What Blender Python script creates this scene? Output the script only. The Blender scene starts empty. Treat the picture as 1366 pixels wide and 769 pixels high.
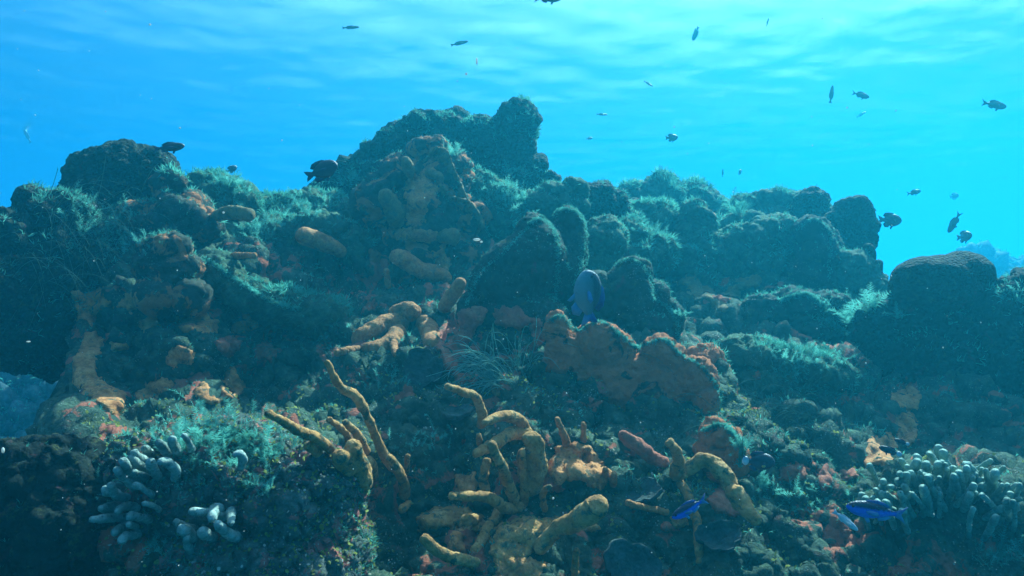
import bpy, math, random
import numpy as np
from mathutils import Vector, Matrix
from mathutils.bvhtree import BVHTree

S = bpy.context.scene
COL = S.collection
random.seed(7)
RNG = np.random.default_rng(11)

# ------------------------------------------------------------------ camera, sky, sun, exposure
F = 975.0                                   # focal length in pixels of a 1366-wide frame
CAM = np.array((0.0, 0.0, 1.5))
PITCH = math.radians(8.0)
CR = np.array((1.0, 0.0, 0.0))
CF = np.array((0.0, math.cos(PITCH), math.sin(PITCH)))
CU = np.array((0.0, -math.sin(PITCH), math.cos(PITCH)))
cam_data = bpy.data.cameras.new('camera')
cam_data.sensor_width = 36.0
cam_data.lens = 36.0 * F / 1366.0
cam_data.clip_start = 0.02
cam_data.clip_end = 2000.0
cam = bpy.data.objects.new('camera', cam_data)
COL.objects.link(cam)
cam.location = CAM
cam.rotation_euler = (math.pi / 2 + PITCH, 0, 0)
S.camera = cam

SUN_EL, SUN_AZ = math.radians(50), math.radians(37)
world = bpy.data.worlds.new('World')
S.world = world
world.use_nodes = True
wn = world.node_tree.nodes
bg = wn['Background']
sky = wn.new('ShaderNodeTexSky')
sky.sky_type = 'NISHITA'
sky.sun_disc = False
sky.sun_elevation = SUN_EL
sky.sun_rotation = SUN_AZ
world.node_tree.links.new(sky.outputs[0], bg.inputs[0])
bg.inputs[1].default_value = 0.15
sd = bpy.data.lights.new('sun', 'SUN')
sd.energy = 5.0
sd.angle = math.radians(0.5)
sd.color = (1.0, 0.95, 0.88)
sun = bpy.data.objects.new('sun', sd)
COL.objects.link(sun)
to_sun = Vector((math.cos(SUN_EL) * math.sin(SUN_AZ), math.cos(SUN_EL) * math.cos(SUN_AZ), math.sin(SUN_EL)))
sun.rotation_euler = to_sun.to_track_quat('Z', 'Y').to_euler()
sun.location = to_sun * 60

S.view_settings.view_transform = 'Standard'
S.view_settings.look = 'None'
S.view_settings.gamma = 1.0
S.view_settings.use_curve_mapping = False
S.view_settings.exposure = 1.85
S.render.engine = 'CYCLES'
S.cycles.use_denoising = True
S.cycles.max_bounces = 8
S.cycles.diffuse_bounces = 3
S.cycles.glossy_bounces = 2
S.cycles.transmission_bounces = 4
S.cycles.volume_bounces = 3
S.cycles.transparent_max_bounces = 8
S.cycles.sample_clamp_indirect = 3.0

# ------------------------------------------------------------------ numeric helpers
_perm = np.random.default_rng(3).permutation(256).astype(np.int32)
_perm = np.concatenate([_perm, _perm, _perm])
_g = np.random.default_rng(4).normal(size=(256, 3))
_g /= np.linalg.norm(_g, axis=1)[:, None]


def perlin(p):
    i = np.floor(p).astype(np.int64)
    f = p - i
    i = (i & 255).astype(np.int32)
    u = f * f * f * (f * (f * 6 - 15) + 10)
    out = 0
    for dx in (0, 1):
        wx = u[:, 0] if dx else 1 - u[:, 0]
        a = _perm[(i[:, 0] + dx) & 255]
        for dy in (0, 1):
            wy = u[:, 1] if dy else 1 - u[:, 1]
            b = _perm[a + ((i[:, 1] + dy) & 255)]
            for dz in (0, 1):
                wz = u[:, 2] if dz else 1 - u[:, 2]
                g = _g[_perm[b + ((i[:, 2] + dz) & 255)] & 255]
                d = g[:, 0] * (f[:, 0] - dx) + g[:, 1] * (f[:, 1] - dy) + g[:, 2] * (f[:, 2] - dz)
                out = out + wx * wy * wz * d
    return out * 1.6


def fbm(p, octaves=4, gain=0.5):
    out, a, q = 0, 1.0, p.copy()
    for k in range(octaves):
        out = out + a * perlin(q + 17.3 * k)
        q = q * 2.03
        a *= gain
    return out


def billow(p, octaves=3, gain=0.5):
    out, a, q = 0, 1.0, p.copy()
    for k in range(octaves):
        out = out + a * (1 - 2 * np.abs(perlin(q + 9.1 * k)))
        q = q * 2.1
        a *= gain
    return out


WL = {}                                     # world position of every object's origin


def worley(p, seed=0):
    """Distance to the nearest jittered cell point."""
    i = np.floor(p).astype(np.int64)
    best = np.full(len(p), 9.0)
    for dx in (-1, 0, 1):
        for dy in (-1, 0, 1):
            for dz in (-1, 0, 1):
                c = i + np.array((dx, dy, dz))
                h = _perm[(_perm[(_perm[(c[:, 0] + seed) & 255] + c[:, 1]) & 255] + c[:, 2]) & 255]
                q = c + 0.5 + 0.42 * _g[h]
                best = np.minimum(best, ((p - q) ** 2).sum(1))
    return np.sqrt(best)


def terrace(v, n, amp, step, seed):
    """Uneven shelves: the rock swells out below each lip and drops back above it."""
    t = v[:, 2] / step + 1.3 * fbm(v * 1.9 + seed, 3) + 0.25 * fbm(v * 9.0 + seed, 2)
    f = t - np.floor(t)
    prof = np.where(f < 0.82, (f / 0.82) ** 1.6, 1 - (f - 0.82) / 0.18)
    strength = np.clip(0.5 + 1.2 * fbm(v * 3.1 + seed + 4, 2), 0, 1.2)
    h = n.copy(); h[:, 2] *= 0.15
    return v + h * (amp * strength * prof)[:, None]


def V(px, py, d):
    """World point seen at pixel (px, py) of the 1366x769 frame, d metres along the view axis."""
    return CAM + d * (CF + (px - 683.0) / F * CR + (384.5 - py) / F * CU)


def C(px, py, d=1.0):
    return d / F * (px * CR - py * CU)


def vert_normals(v, q):
    n = np.cross(v[q[:, 2]] - v[q[:, 0]], v[q[:, -1]] - v[q[:, 1]] if q.shape[1] == 4 else v[q[:, 2]] - v[q[:, 1]])
    if q.shape[1] == 3:
        n = np.cross(v[q[:, 1]] - v[q[:, 0]], v[q[:, 2]] - v[q[:, 0]])
    out = np.zeros_like(v)
    for k in range(q.shape[1]):
        for c in range(3):
            out[:, c] += np.bincount(q[:, k], n[:, c], len(v))
    return out / np.maximum(np.linalg.norm(out, axis=1)[:, None], 1e-12)


def mk_mesh(name, parts, smooth=True):
    """parts: list of (verts, faces(M,3|4), material index) joined into one mesh."""
    vs, loops, starts, mids, off, ls = [], [], [], [], 0, 0
    for v, q, mi in parts:
        if len(q) == 0:
            continue
        k = q.shape[1]
        vs.append(v)
        loops.append((q + off).ravel())
        starts.append(ls + np.arange(len(q)) * k)
        mids.append(np.full(len(q), mi))
        off += len(v)
        ls += q.size
    vs = np.concatenate(vs).astype(np.float32)
    loops = np.concatenate(loops).astype(np.int32)
    starts = np.concatenate(starts).astype(np.int32)
    mids = np.concatenate(mids).astype(np.int32)
    me = bpy.data.meshes.new(name)
    me.vertices.add(len(vs))
    me.vertices.foreach_set('co', vs.ravel())
    me.loops.add(len(loops))
    me.loops.foreach_set('vertex_index', loops)
    me.polygons.add(len(starts))
    me.polygons.foreach_set('loop_start', starts)
    me.polygons.foreach_set('material_index', mids)
    me.polygons.foreach_set('use_smooth', np.full(len(starts), smooth))
    me.update(calc_edges=True)
    me.validate()
    return me


def link(name, parts, mats, loc=None, parent=None, smooth=True, label=None, cat=None, group=None, kind=None):
    """Link parts (world coordinates) as ONE mesh object whose origin is loc (or its base)."""
    if loc is None:
        allv = np.concatenate([p[0] for p in parts])
        loc = np.array((allv[:, 0].mean(), allv[:, 1].mean(), allv[:, 2].min()))
    if parent is not None:
        loc = WL[parent.name]
    me = mk_mesh(name, [(v - loc, q, m) for v, q, m in parts], smooth)
    for m in mats:
        me.materials.append(m)
    o = bpy.data.objects.new(name, me)
    COL.objects.link(o)
    WL[o.name] = np.array(loc)
    if parent is not None:
        o.parent = parent
    else:
        o.location = loc
    tag(o, label, cat, group, kind)
    return o


def tag(o, label=None, cat=None, group=None, kind=None):
    if label: o['label'] = label
    if cat: o['category'] = cat
    if group: o['group'] = group
    if kind: o['kind'] = kind
    return o


def empty(name, loc, label, cat, group=None):
    o = bpy.data.objects.new(name, None)
    o.empty_display_size = 0.05
    COL.objects.link(o)
    o.location = loc
    WL[o.name] = np.array(loc)
    return tag(o, label, cat, group)


# ------------------------------------------------------------------ materials
def new_mat(name):
    m = bpy.data.materials.new(name)
    m.use_nodes = True
    nt = m.node_tree
    nt.nodes.clear()
    out = nt.nodes.new('ShaderNodeOutputMaterial')
    return m, nt, out


def nd(nt, typ, **kw):
    n = nt.nodes.new(typ)
    for k, v in kw.items():
        if k in n.inputs:
            n.inputs[k].default_value = v
        else:
            setattr(n, k, v)
    return n


def ramp(nt, fac, stops):
    r = nt.nodes.new('ShaderNodeValToRGB')
    el = r.color_ramp.elements
    while len(el) < len(stops):
        el.new(0.5)
    for e, (p, c) in zip(el, stops):
        e.position = p
        e.color = (c[0], c[1], c[2], 1) if not isinstance(c, (int, float)) else (c, c, c, 1)
    nt.links.new(fac, r.inputs[0])
    return r.outputs[0]


def mixc(nt, fac, a, b):
    m = nt.nodes.new('ShaderNodeMix')
    m.data_type = 'RGBA'
    for sock, val in ((m.inputs[0], fac), (m.inputs[6], a), (m.inputs[7], b)):
        if hasattr(val, 'is_output'):
            nt.links.new(val, sock)
        elif isinstance(val, (int, float)):
            sock.default_value = val
        else:
            sock.default_value = (*val, 1)
    return m.outputs[2]


def noise(nt, co, scale, detail=6, rough=0.6, dist=0.0):
    n = nt.nodes.new('ShaderNodeTexNoise')
    n.inputs['Scale'].default_value = scale
    n.inputs['Detail'].default_value = detail
    n.inputs['Roughness'].default_value = rough
    n.inputs['Distortion'].default_value = dist
    nt.links.new(co, n.inputs['Vector'])
    return n.outputs[0]


def reef_mat(name, lo, mid, hi, patch=(0.38, 0.12, 0.05), patch_amt=0.0, speck=0.5, bump=0.6, fine=70.0, pores=0.0, patch_scale=7.0):
    m, nt, out = new_mat(name)
    co = nd(nt, 'ShaderNodeNewGeometry').outputs['Position']
    n1 = noise(nt, co, 5.0, 9, 0.65, 0.4)
    n2 = noise(nt, co, 26.0, 8, 0.7, 0.3)
    n3 = noise(nt, co, fine, 6, 0.7)
    col = ramp(nt, n1, [(0.30, lo), (0.5, mid), (0.68, hi)])
    col2 = ramp(nt, n2, [(0.34, lo), (0.52, mid), (0.66, hi)])
    col = mixc(nt, 0.55, col, col2)
    # reddish and purple coralline blotches
    n4 = noise(nt, co, 13.0, 7, 0.7, 0.6)
    col = mixc(nt, ramp(nt, n4, [(0.60, 0.0), (0.66, 0.55)]), col, (0.13, 0.035, 0.04))
    # yellow green algae film
    n5 = noise(nt, co, 19.0, 7, 0.75, 0.2)
    col = mixc(nt, ramp(nt, n5, [(0.56, 0.0), (0.66, 0.6)]), col, (0.11, 0.12, 0.03))
    # orange sponge film with its own ragged edge
    if patch_amt > 0:
        n6 = noise(nt, co, patch_scale, 8, 0.62, 0.8)
        t = 0.66 - 0.25 * patch_amt
        mask = ramp(nt, n6, [(t, 0.0), (t + 0.03, 1.0)])
        n7 = noise(nt, co, 40, 5, 0.7)
        pc = mixc(nt, n7, tuple(0.6 * c for c in patch), tuple(1.25 * c for c in patch))
        col = mixc(nt, mask, col, pc)
    # pale specks of sand and shell
    if speck > 0:
        vo = nd(nt, 'ShaderNodeTexVoronoi', Scale=95.0)
        nt.links.new(co, vo.inputs['Vector'])
        n8 = noise(nt, co, 9.0, 5, 0.6)
        mth = nd(nt, 'ShaderNodeMath', operation='MULTIPLY')
        nt.links.new(ramp(nt, vo.outputs['Distance'], [(0.12, 1.0), (0.26, 0.0)]), mth.inputs[0])
        nt.links.new(ramp(nt, n8, [(0.48, 0.0), (0.62, speck)]), mth.inputs[1])
        col = mixc(nt, mth.outputs[0], col, (0.42, 0.40, 0.32))
    bs = nd(nt, 'ShaderNodeBsdfPrincipled')
    bs.inputs['Roughness'].default_value = 0.9
    bs.inputs['Specular IOR Level'].default_value = 0.12
    nt.links.new(col, bs.inputs['Base Color'])
    add = nd(nt, 'ShaderNodeMath', operation='ADD')
    nt.links.new(n3, add.inputs[0])
    nt.links.new(n2, add.inputs[1])
    hgt = add.outputs[0]
    if pores > 0:
        vo2 = nd(nt, 'ShaderNodeTexVoronoi', Scale=pores)
        nt.links.new(co, vo2.inputs['Vector'])
        ad2 = nd(nt, 'ShaderNodeMath', operation='ADD')
        nt.links.new(hgt, ad2.inputs[0])
        nt.links.new(ramp(nt, vo2.outputs['Distance'], [(0.0, 1.0), (0.7, 0.0)]), ad2.inputs[1])
        hgt = ad2.outputs[0]
    b = nd(nt, 'ShaderNodeBump', Strength=bump, Distance=0.02)
    nt.links.new(hgt, b.inputs['Height'])
    nt.links.new(b.outputs[0], bs.inputs['Normal'])
    nt.links.new(bs.outputs[0], out.inputs[0])
    return m


def sponge_mat(name, dark, main, pale, film=(0.06, 0.09, 0.05), film_amt=0.35, bump=0.45):
    m, nt, out = new_mat(name)
    co = nd(nt, 'ShaderNodeNewGeometry').outputs['Position']
    n1 = noise(nt, co, 16.0, 8, 0.65, 0.3)
    n2 = noise(nt, co, 90.0, 5, 0.7)
    n3 = noise(nt, co, 24.0, 8, 0.72, 0.5)
    col = ramp(nt, n1, [(0.32, dark), (0.5, main), (0.72, pale)])
    col = mixc(nt, ramp(nt, n2, [(0.40, 0.45), (0.56, 0.0)]), col, dark)
    col = mixc(nt, ramp(nt, n3, [(0.60 - 0.1 * film_amt, 0.0), (0.70 - 0.1 * film_amt, film_amt * 1.6)]), col, film)
    vo = nd(nt, 'ShaderNodeTexVoronoi', Scale=45.0)
    nt.links.new(co, vo.inputs['Vector'])
    pore = ramp(nt, vo.outputs['Distance'], [(0.10, 0.6), (0.17, 0.0)])
    col = mixc(nt, pore, col, tuple(0.35 * c for c in dark))
    bs = nd(nt, 'ShaderNodeBsdfPrincipled')
    bs.inputs['Roughness'].default_value = 0.85
    bs.inputs['Specular IOR Level'].default_value = 0.15
    bs.inputs['Subsurface Weight'].default_value = 0.0
    nt.links.new(col, bs.inputs['Base Color'])
    add = nd(nt, 'ShaderNodeMath', operation='ADD')
    nt.links.new(n2, add.inputs[0])
    nt.links.new(n1, add.inputs[1])
    b = nd(nt, 'ShaderNodeBump', Strength=bump, Distance=0.012)
    nt.links.new(add.outputs[0], b.inputs['Height'])
    nt.links.new(b.outputs[0], bs.inputs['Normal'])
    nt.links.new(bs.outputs[0], out.inputs[0])
    return m


def leaf_mat(name, a, b_, trans=0.45, scale=8.0):
    m, nt, out = new_mat(name)
    co = nd(nt, 'ShaderNodeNewGeometry').outputs['Position']
    col = mixc(nt, ramp(nt, noise(nt, co, scale, 8, 0.75), [(0.36, 0.0), (0.64, 1.0)]), a, b_)
    df = nd(nt, 'ShaderNodeBsdfDiffuse')
    tr = nd(nt, 'ShaderNodeBsdfTranslucent')
    mx = nd(nt, 'ShaderNodeMixShader')
    mx.inputs[0].default_value = trans
    nt.links.new(col, df.inputs[0]); nt.links.new(col, tr.inputs[0])
    nt.links.new(df.outputs[0], mx.inputs[1]); nt.links.new(tr.outputs[0], mx.inputs[2])
    nt.links.new(mx.outputs[0], out.inputs[0])
    return m


def fish_mat(name, back, side, belly, split=0.02, rough=0.45):
    m, nt, out = new_mat(name)
    tc = nd(nt, 'ShaderNodeTexCoord').outputs['Object']
    sx = nd(nt, 'ShaderNodeSeparateXYZ')
    nt.links.new(tc, sx.inputs[0])
    nz = noise(nt, tc, 30.0, 4, 0.6)
    mth = nd(nt, 'ShaderNodeMath', operation='MULTIPLY_ADD')
    nt.links.new(nz, mth.inputs[0]); mth.inputs[1].default_value = 0.06
    nt.links.new(sx.outputs[2], mth.inputs[2])
    mr = nd(nt, 'ShaderNodeMapRange')
    mr.inputs['From Min'].default_value = -0.2; mr.inputs['From Max'].default_value = 0.25
    nt.links.new(mth.outputs[0], mr.inputs[0])
    t = (split + 0.2 + 0.03) / 0.45
    col = ramp(nt, mr.outputs[0], [(max(0.0, t - 0.35), belly), (t - 0.04, side), (t + 0.05, back)])
    bs = nd(nt, 'ShaderNodeBsdfPrincipled')
    bs.inputs['Roughness'].default_value = rough
    nt.links.new(col, bs.inputs['Base Color'])
    vo = nd(nt, 'ShaderNodeTexVoronoi', Scale=38.0)
    nt.links.new(tc, vo.inputs['Vector'])
    b = nd(nt, 'ShaderNodeBump', Strength=0.25, Distance=0.01)
    nt.links.new(vo.outputs['Distance'], b.inputs['Height'])
    nt.links.new(b.outputs[0], bs.inputs['Normal'])
    nt.links.new(bs.outputs[0], out.inputs[0])
    return m


M_reef = reef_mat('reef_rock', (0.016, 0.034, 0.022), (0.05, 0.085, 0.052), (0.14, 0.20, 0.115), patch=(0.45, 0.13, 0.07), patch_amt=0.36, speck=0.9, bump=0.9)
M_rubble = reef_mat('coral_rubble', (0.03, 0.05, 0.04), (0.10, 0.13, 0.10), (0.26, 0.26, 0.2), patch=(0.5, 0.16, 0.12), patch_amt=0.42, speck=1.0, bump=1.0, patch_scale=15)
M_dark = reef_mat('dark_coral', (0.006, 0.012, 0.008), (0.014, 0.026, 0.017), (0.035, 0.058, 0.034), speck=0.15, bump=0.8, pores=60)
M_head = reef_mat('algae_coral', (0.025, 0.055, 0.032), (0.06, 0.12, 0.065), (0.13, 0.23, 0.12), speck=0.4, bump=0.9)
M_smooth = reef_mat('smooth_coral', (0.012, 0.025, 0.017), (0.025, 0.044, 0.029), (0.05, 0.08, 0.05), speck=0.5, bump=0.5, fine=120)
M_shade = reef_mat('shade_painted_rock', (0.004, 0.008, 0.006), (0.009, 0.017, 0.012), (0.02, 0.035, 0.024), speck=0.1, bump=0.8)  # reef rock with the shade of the left hollow painted in as near-black
M_finger2 = sponge_mat('dull_finger_coral', (0.09, 0.14, 0.11), (0.24, 0.31, 0.25), (0.46, 0.54, 0.44), film_amt=0.5, bump=0.6)
M_brain = reef_mat('brain_coral', (0.012, 0.02, 0.014), (0.022, 0.035, 0.022), (0.045, 0.065, 0.04), speck=0.0, bump=1.0, pores=75)
M_spotted = reef_mat('sponge_spotted_rock', (0.02, 0.025, 0.018), (0.05, 0.055, 0.035), (0.10, 0.11, 0.07), patch=(0.45, 0.16, 0.06), patch_amt=0.48, speck=0.4, bump=0.8)
M_redmass = reef_mat('red_sponge_rock', (0.03, 0.03, 0.02), (0.08, 0.06, 0.04), (0.13, 0.10, 0.06), patch=(0.56, 0.17, 0.065), patch_amt=1.15, speck=0.25, bump=1.0, patch_scale=9)
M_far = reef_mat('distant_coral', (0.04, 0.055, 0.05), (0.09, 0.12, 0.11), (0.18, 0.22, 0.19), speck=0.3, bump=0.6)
M_sand = reef_mat('seabed_sand', (0.05, 0.06, 0.05), (0.10, 0.11, 0.09), (0.16, 0.16, 0.13), speck=0.3, bump=0.4)
M_orange = sponge_mat('orange_sponge', (0.20, 0.075, 0.028), (0.47, 0.18, 0.058), (0.58, 0.27, 0.10), film_amt=0.5, bump=0.7)
M_tan = sponge_mat('tan_sponge', (0.22, 0.095, 0.03), (0.50, 0.225, 0.065), (0.66, 0.38, 0.15), film_amt=0.75, bump=0.8)
M_crust = sponge_mat('crust_sponge', (0.26, 0.09, 0.03), (0.64, 0.24, 0.075), (0.72, 0.34, 0.13), film_amt=0.55, bump=0.8)  # orange sponge lightened to make up for the shade on these crusts
M_red = sponge_mat('red_sponge', (0.20, 0.055, 0.035), (0.40, 0.11, 0.055), (0.52, 0.20, 0.10), film_amt=0.5, bump=0.7)
M_olive = sponge_mat('olive_sponge', (0.10, 0.08, 0.03), (0.22, 0.14, 0.05), (0.30, 0.20, 0.08), film_amt=0.6)
M_pale = sponge_mat('pale_sponge', (0.02, 0.035, 0.03), (0.055, 0.08, 0.07), (0.12, 0.16, 0.13), film_amt=0.5, bump=0.8)
M_finger = sponge_mat('finger_coral', (0.09, 0.15, 0.115), (0.21, 0.31, 0.235), (0.38, 0.50, 0.38), film_amt=0.3, bump=0.5)
M_fuzz = leaf_mat('turf_algae', (0.03, 0.14, 0.095), (0.16, 0.54, 0.38))
M_leaf = leaf_mat('leafy_algae', (0.08, 0.11, 0.03), (0.36, 0.38, 0.10), scale=30)
M_flake = leaf_mat('shell_flakes', (0.20, 0.18, 0.12), (0.5, 0.46, 0.36), trans=0.2, scale=40)
M_plume = leaf_mat('feathery_hydroid', (0.05, 0.19, 0.135), (0.18, 0.58, 0.44), trans=0.5, scale=20)
M_thin = leaf_mat('thin_threads', (0.04, 0.09, 0.06), (0.12, 0.22, 0.16), trans=0.5, scale=20)
M_thread = leaf_mat('pale_threads', (0.10, 0.24, 0.19), (0.26, 0.46, 0.36), trans=0.4)
M_fdark = fish_mat('dark_fish', (0.012, 0.014, 0.022), (0.02, 0.024, 0.038), (0.03, 0.036, 0.055))
M_fblue = fish_mat('blue_fish', (0.004, 0.008, 0.03), (0.014, 0.07, 0.48), (0.03, 0.13, 0.55), split=0.025)
M_ffin = fish_mat('fish_fin', (0.01, 0.013, 0.03), (0.015, 0.02, 0.05), (0.02, 0.03, 0.06))
M_fbfin = fish_mat('pale_blue_fin', (0.02, 0.06, 0.2), (0.06, 0.15, 0.32), (0.1, 0.22, 0.36))
M_fslate = fish_mat('slate_fish', (0.03, 0.065, 0.075), (0.075, 0.14, 0.155), (0.17, 0.25, 0.26), split=0.06, rough=0.7)
M_fpale = fish_mat('pale_fish', (0.3, 0.36, 0.36), (0.42, 0.48, 0.46), (0.5, 0.55, 0.5))
M_fgreen = fish_mat('green_fish', (0.05, 0.10, 0.05), (0.06, 0.11, 0.08), (0.05, 0.07, 0.08))
M_fyel = fish_mat('yellow_patch', (0.5, 0.3, 0.04), (0.55, 0.33, 0.05), (0.5, 0.3, 0.06))
M_eye = fish_mat('fish_eye', (0.004, 0.004, 0.006), (0.004, 0.004, 0.006), (0.004, 0.004, 0.006), rough=0.15)
M_speck = leaf_mat('drifting_specks', (0.7, 0.65, 0.55), (0.85, 0.8, 0.7), trans=0.5)


# ------------------------------------------------------------------ shape builders
def ico(sub):
    import bmesh
    bm = bmesh.new()
    bmesh.ops.create_icosphere(bm, subdivisions=sub, radius=1.0)
    v = np.array([x.co[:] for x in bm.verts])
    f = np.array([[l.index for l in fc.verts] for fc in bm.faces])
    bm.free()
    return v, f


ICO3 = ico(3)
ICO2 = ico(2)


def lobe_mesh(lobes, depth):
    """Ellipsoids given in pixels: (px, py, rx, ry[, depth offset m, depth radius factor, roll deg])."""
    parts = []
    for L in lobes:
        px, py, rx, ry = L[:4]
        dz = L[4] if len(L) > 4 else 0.0
        kf = L[5] if len(L) > 5 else 1.0
        roll = math.radians(L[6]) if len(L) > 6 else 0.0
        d = depth + dz
        v, f = ICO3
        a, b = rx * d / F, ry * d / F
        e1 = CR * math.cos(roll) + CU * math.sin(roll)
        e2 = -CR * math.sin(roll) + CU * math.cos(roll)
        rz = kf * 0.5 * (a + b)
        parts.append((V(px, py, d) + v[:, :1] * a * e1 + v[:, 1:2] * b * e2 + v[:, 2:] * rz * CF, f, 0))
    return parts


def remesh(parts, voxel, smooth_it=6, fac=0.5):
    me = mk_mesh('tmp', parts)
    o = bpy.data.objects.new('tmp', me)
    COL.objects.link(o)
    md = o.modifiers.new('r', 'REMESH')
    md.mode = 'VOXEL'
    md.voxel_size = voxel
    if smooth_it:
        ms = o.modifiers.new('s', 'SMOOTH')
        ms.iterations = smooth_it
        ms.factor = fac
    dg = bpy.context.evaluated_depsgraph_get()
    ev = o.evaluated_get(dg)
    m2 = ev.to_mesh()
    v = np.empty(len(m2.vertices) * 3, np.float32)
    m2.vertices.foreach_get('co', v)
    q = np.empty(len(m2.loops), np.int32)
    m2.loops.foreach_get('vertex_index', q)
    ev.to_mesh_clear()
    bpy.data.objects.remove(o)
    bpy.data.meshes.remove(me)
    return v.reshape(-1, 3).astype(float), q.reshape(-1, 4)


def rough(v, q, amp, freq, seed=0.0, octaves=3, kind='fbm', gain=0.5):
    n = vert_normals(v, q)
    f = fbm if kind == 'fbm' else billow
    return v + n * (amp * f(v * freq + seed, octaves, gain))[:, None]


def sample(v, q, n, rng=RNG, up=None):
    a, b, c = v[q[:, 0]], v[q[:, 1]], v[q[:, 2]]
    nn = np.cross(b - a, c - a)
    if q.shape[1] == 4:
        d = v[q[:, 3]]
        nn = np.cross(c - a, d - b)
    ar = np.linalg.norm(nn, axis=1)
    nn = nn / np.maximum(ar, 1e-12)[:, None]
    w = ar.copy()
    if up is not None:                          # growth favours the sunlit side
        w = w * (np.clip(nn @ np.array(to_sun) + up, 0.03, None) ** 1.6)
    i = rng.choice(len(q), n, p=w / w.sum())
    r1, r2 = rng.random((n, 1)), rng.random((n, 1))
    if q.shape[1] == 4:
        p = (a[i] * (1 - r1) + b[i] * r1) * (1 - r2) + (d[i] * (1 - r1) + c[i] * r1) * r2
    else:
        s = np.sqrt(r1)
        p = a[i] * (1 - s) + b[i] * s * (1 - r2) + c[i] * s * r2
    return p, nn[i]


def _unit(a):
    return a / np.maximum(np.linalg.norm(a, axis=1)[:, None], 1e-12)


def fuzz(p, n, length, width, spread=0.9, rng=RNG, per=3, lift=0.25):
    """Short algae blades: per bent blades (two triangles) at every point."""
    p = np.repeat(p, per, 0)
    n = np.repeat(n, per, 0)
    k = len(p)
    d = _unit(n + spread * rng.normal(size=(k, 3)) + np.array((0, 0, lift)))
    L = (length * rng.uniform(0.4, 1.25, k))[:, None]
    side = _unit(np.cross(d, rng.normal(size=(k, 3)))) * width * L * 0.5
    tip_d = _unit(d + 0.5 * rng.normal(size=(k, 3)))
    mid = p + d * L * 0.55
    tip = mid + tip_d * L * 0.45
    p = p - n * 0.004
    v = np.stack([p - side * 0.6, p + side * 0.6, mid + side, mid - side, tip], 1).reshape(-1, 3)
    b = np.arange(k)[:, None] * 5
    t = np.concatenate([b + np.array((0, 1, 2)), b + np.array((0, 2, 3)), b + np.array((3, 2, 4))])
    return v, t


def flakes(p, n, size, rng=RNG):
    """Small rounded leaf discs (six-sided) tilted at random."""
    k = len(p)
    d = _unit(n + 0.8 * rng.normal(size=(k, 3)))
    a = _unit(np.cross(d, rng.normal(size=(k, 3))))
    b = np.cross(d, a)
    r = (size * rng.uniform(0.5, 1.3, k))[:, None]
    c = p + n * r * 0.8
    ring = []
    for j in range(6):
        t = j * math.pi / 3
        rr = r * rng.uniform(0.7, 1.1, (k, 1))
        ring.append(c + a * rr * math.cos(t) + b * rr * 0.75 * math.sin(t))
    v = np.stack(ring, 1).reshape(-1, 3)
    bb = np.arange(k)[:, None] * 6
    f = np.concatenate([bb + np.array((0, 1, 2, 3)), bb + np.array((0, 3, 4, 5))])
    return v, f


def catmull(P, n):
    P = np.asarray(P, float)
    if len(P) == 2:
        t = np.linspace(0, 1, n)[:, None]
        return P[0] * (1 - t) + P[1] * t
    Q = np.vstack([2 * P[0] - P[1], P, 2 * P[-1] - P[-2]])
    seg = len(P) - 1
    out = []
    for u in np.linspace(0, seg - 1e-6, n):
        i = int(u); t = u - i
        p0, p1, p2, p3 = Q[i:i + 4]
        out.append(0.5 * ((2 * p1) + (p2 - p0) * t + (2 * p0 - 5 * p1 + 4 * p2 - p3) * t * t + (3 * p1 - p0 - 3 * p2 + p3) * t ** 3))
    return np.array(out)


def tube(P, R, sides=16, seg=40, amp=0.12, freq=30, seed=0.0, flat=1.0, caps=True):
    """Closed round-ended tube along points P with radii R (metres)."""
    PR = np.hstack([np.asarray(P, float), np.asarray(R, float)[:, None]])
    c = catmull(PR, seg)
    r = np.maximum(c[:, 3], 1e-4)
    c = c[:, :3]
    if caps:                                    # rounded ends
        s = np.concatenate([[0], np.cumsum(np.linalg.norm(np.diff(c, axis=0), axis=1))])
        for a, rad in ((s, r[0]), (s[-1] - s, r[-1])):
            x = np.clip(1 - a / max(rad, 1e-6), 0, 1)
            r = r * np.sqrt(np.clip(1 - x * x, 0.0, 1)) + 1e-5
    t = _unit(np.gradient(c, axis=0))
    ref = np.array((0.13, 0.31, 0.94))
    nrm = ref - t[0] * (ref @ t[0]); nrm /= np.linalg.norm(nrm)
    rings = []
    for i in range(seg):
        nrm = nrm - t[i] * (nrm @ t[i]); nrm /= max(np.linalg.norm(nrm), 1e-9)
        bn = np.cross(t[i], nrm)
        a = np.arange(sides) * 2 * math.pi / sides
        rings.append(c[i] + r[i] * (np.cos(a)[:, None] * nrm + flat * np.sin(a)[:, None] * bn))
    v = np.array(rings).reshape(-1, 3)
    i, j = np.meshgrid(np.arange(seg - 1), np.arange(sides), indexing='ij')
    q = np.stack([i * sides + j, i * sides + (j + 1) % sides, (i + 1) * sides + (j + 1) % sides, (i + 1) * sides + j], -1).reshape(-1, 4)
    if amp:
        cc = np.repeat(c, sides, 0)
        d = v - cc
        v = cc + d * (1 + amp * fbm(v * freq + seed, 3) + 0.6 * amp * fbm(v * freq * 0.35 + seed, 2))[:, None]
    return v, q


def thread(P, r, seg=14, sides=4):
    return tube(P, [r] * (len(P) - 1) + [r * 0.4], sides, seg, 0, caps=False)


def merge(list_vq):
    vs, qs, off = [], [], 0
    for v, q in list_vq:
        vs.append(v); qs.append(q + off); off += len(v)
    return np.concatenate(vs), np.concatenate(qs)


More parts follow.
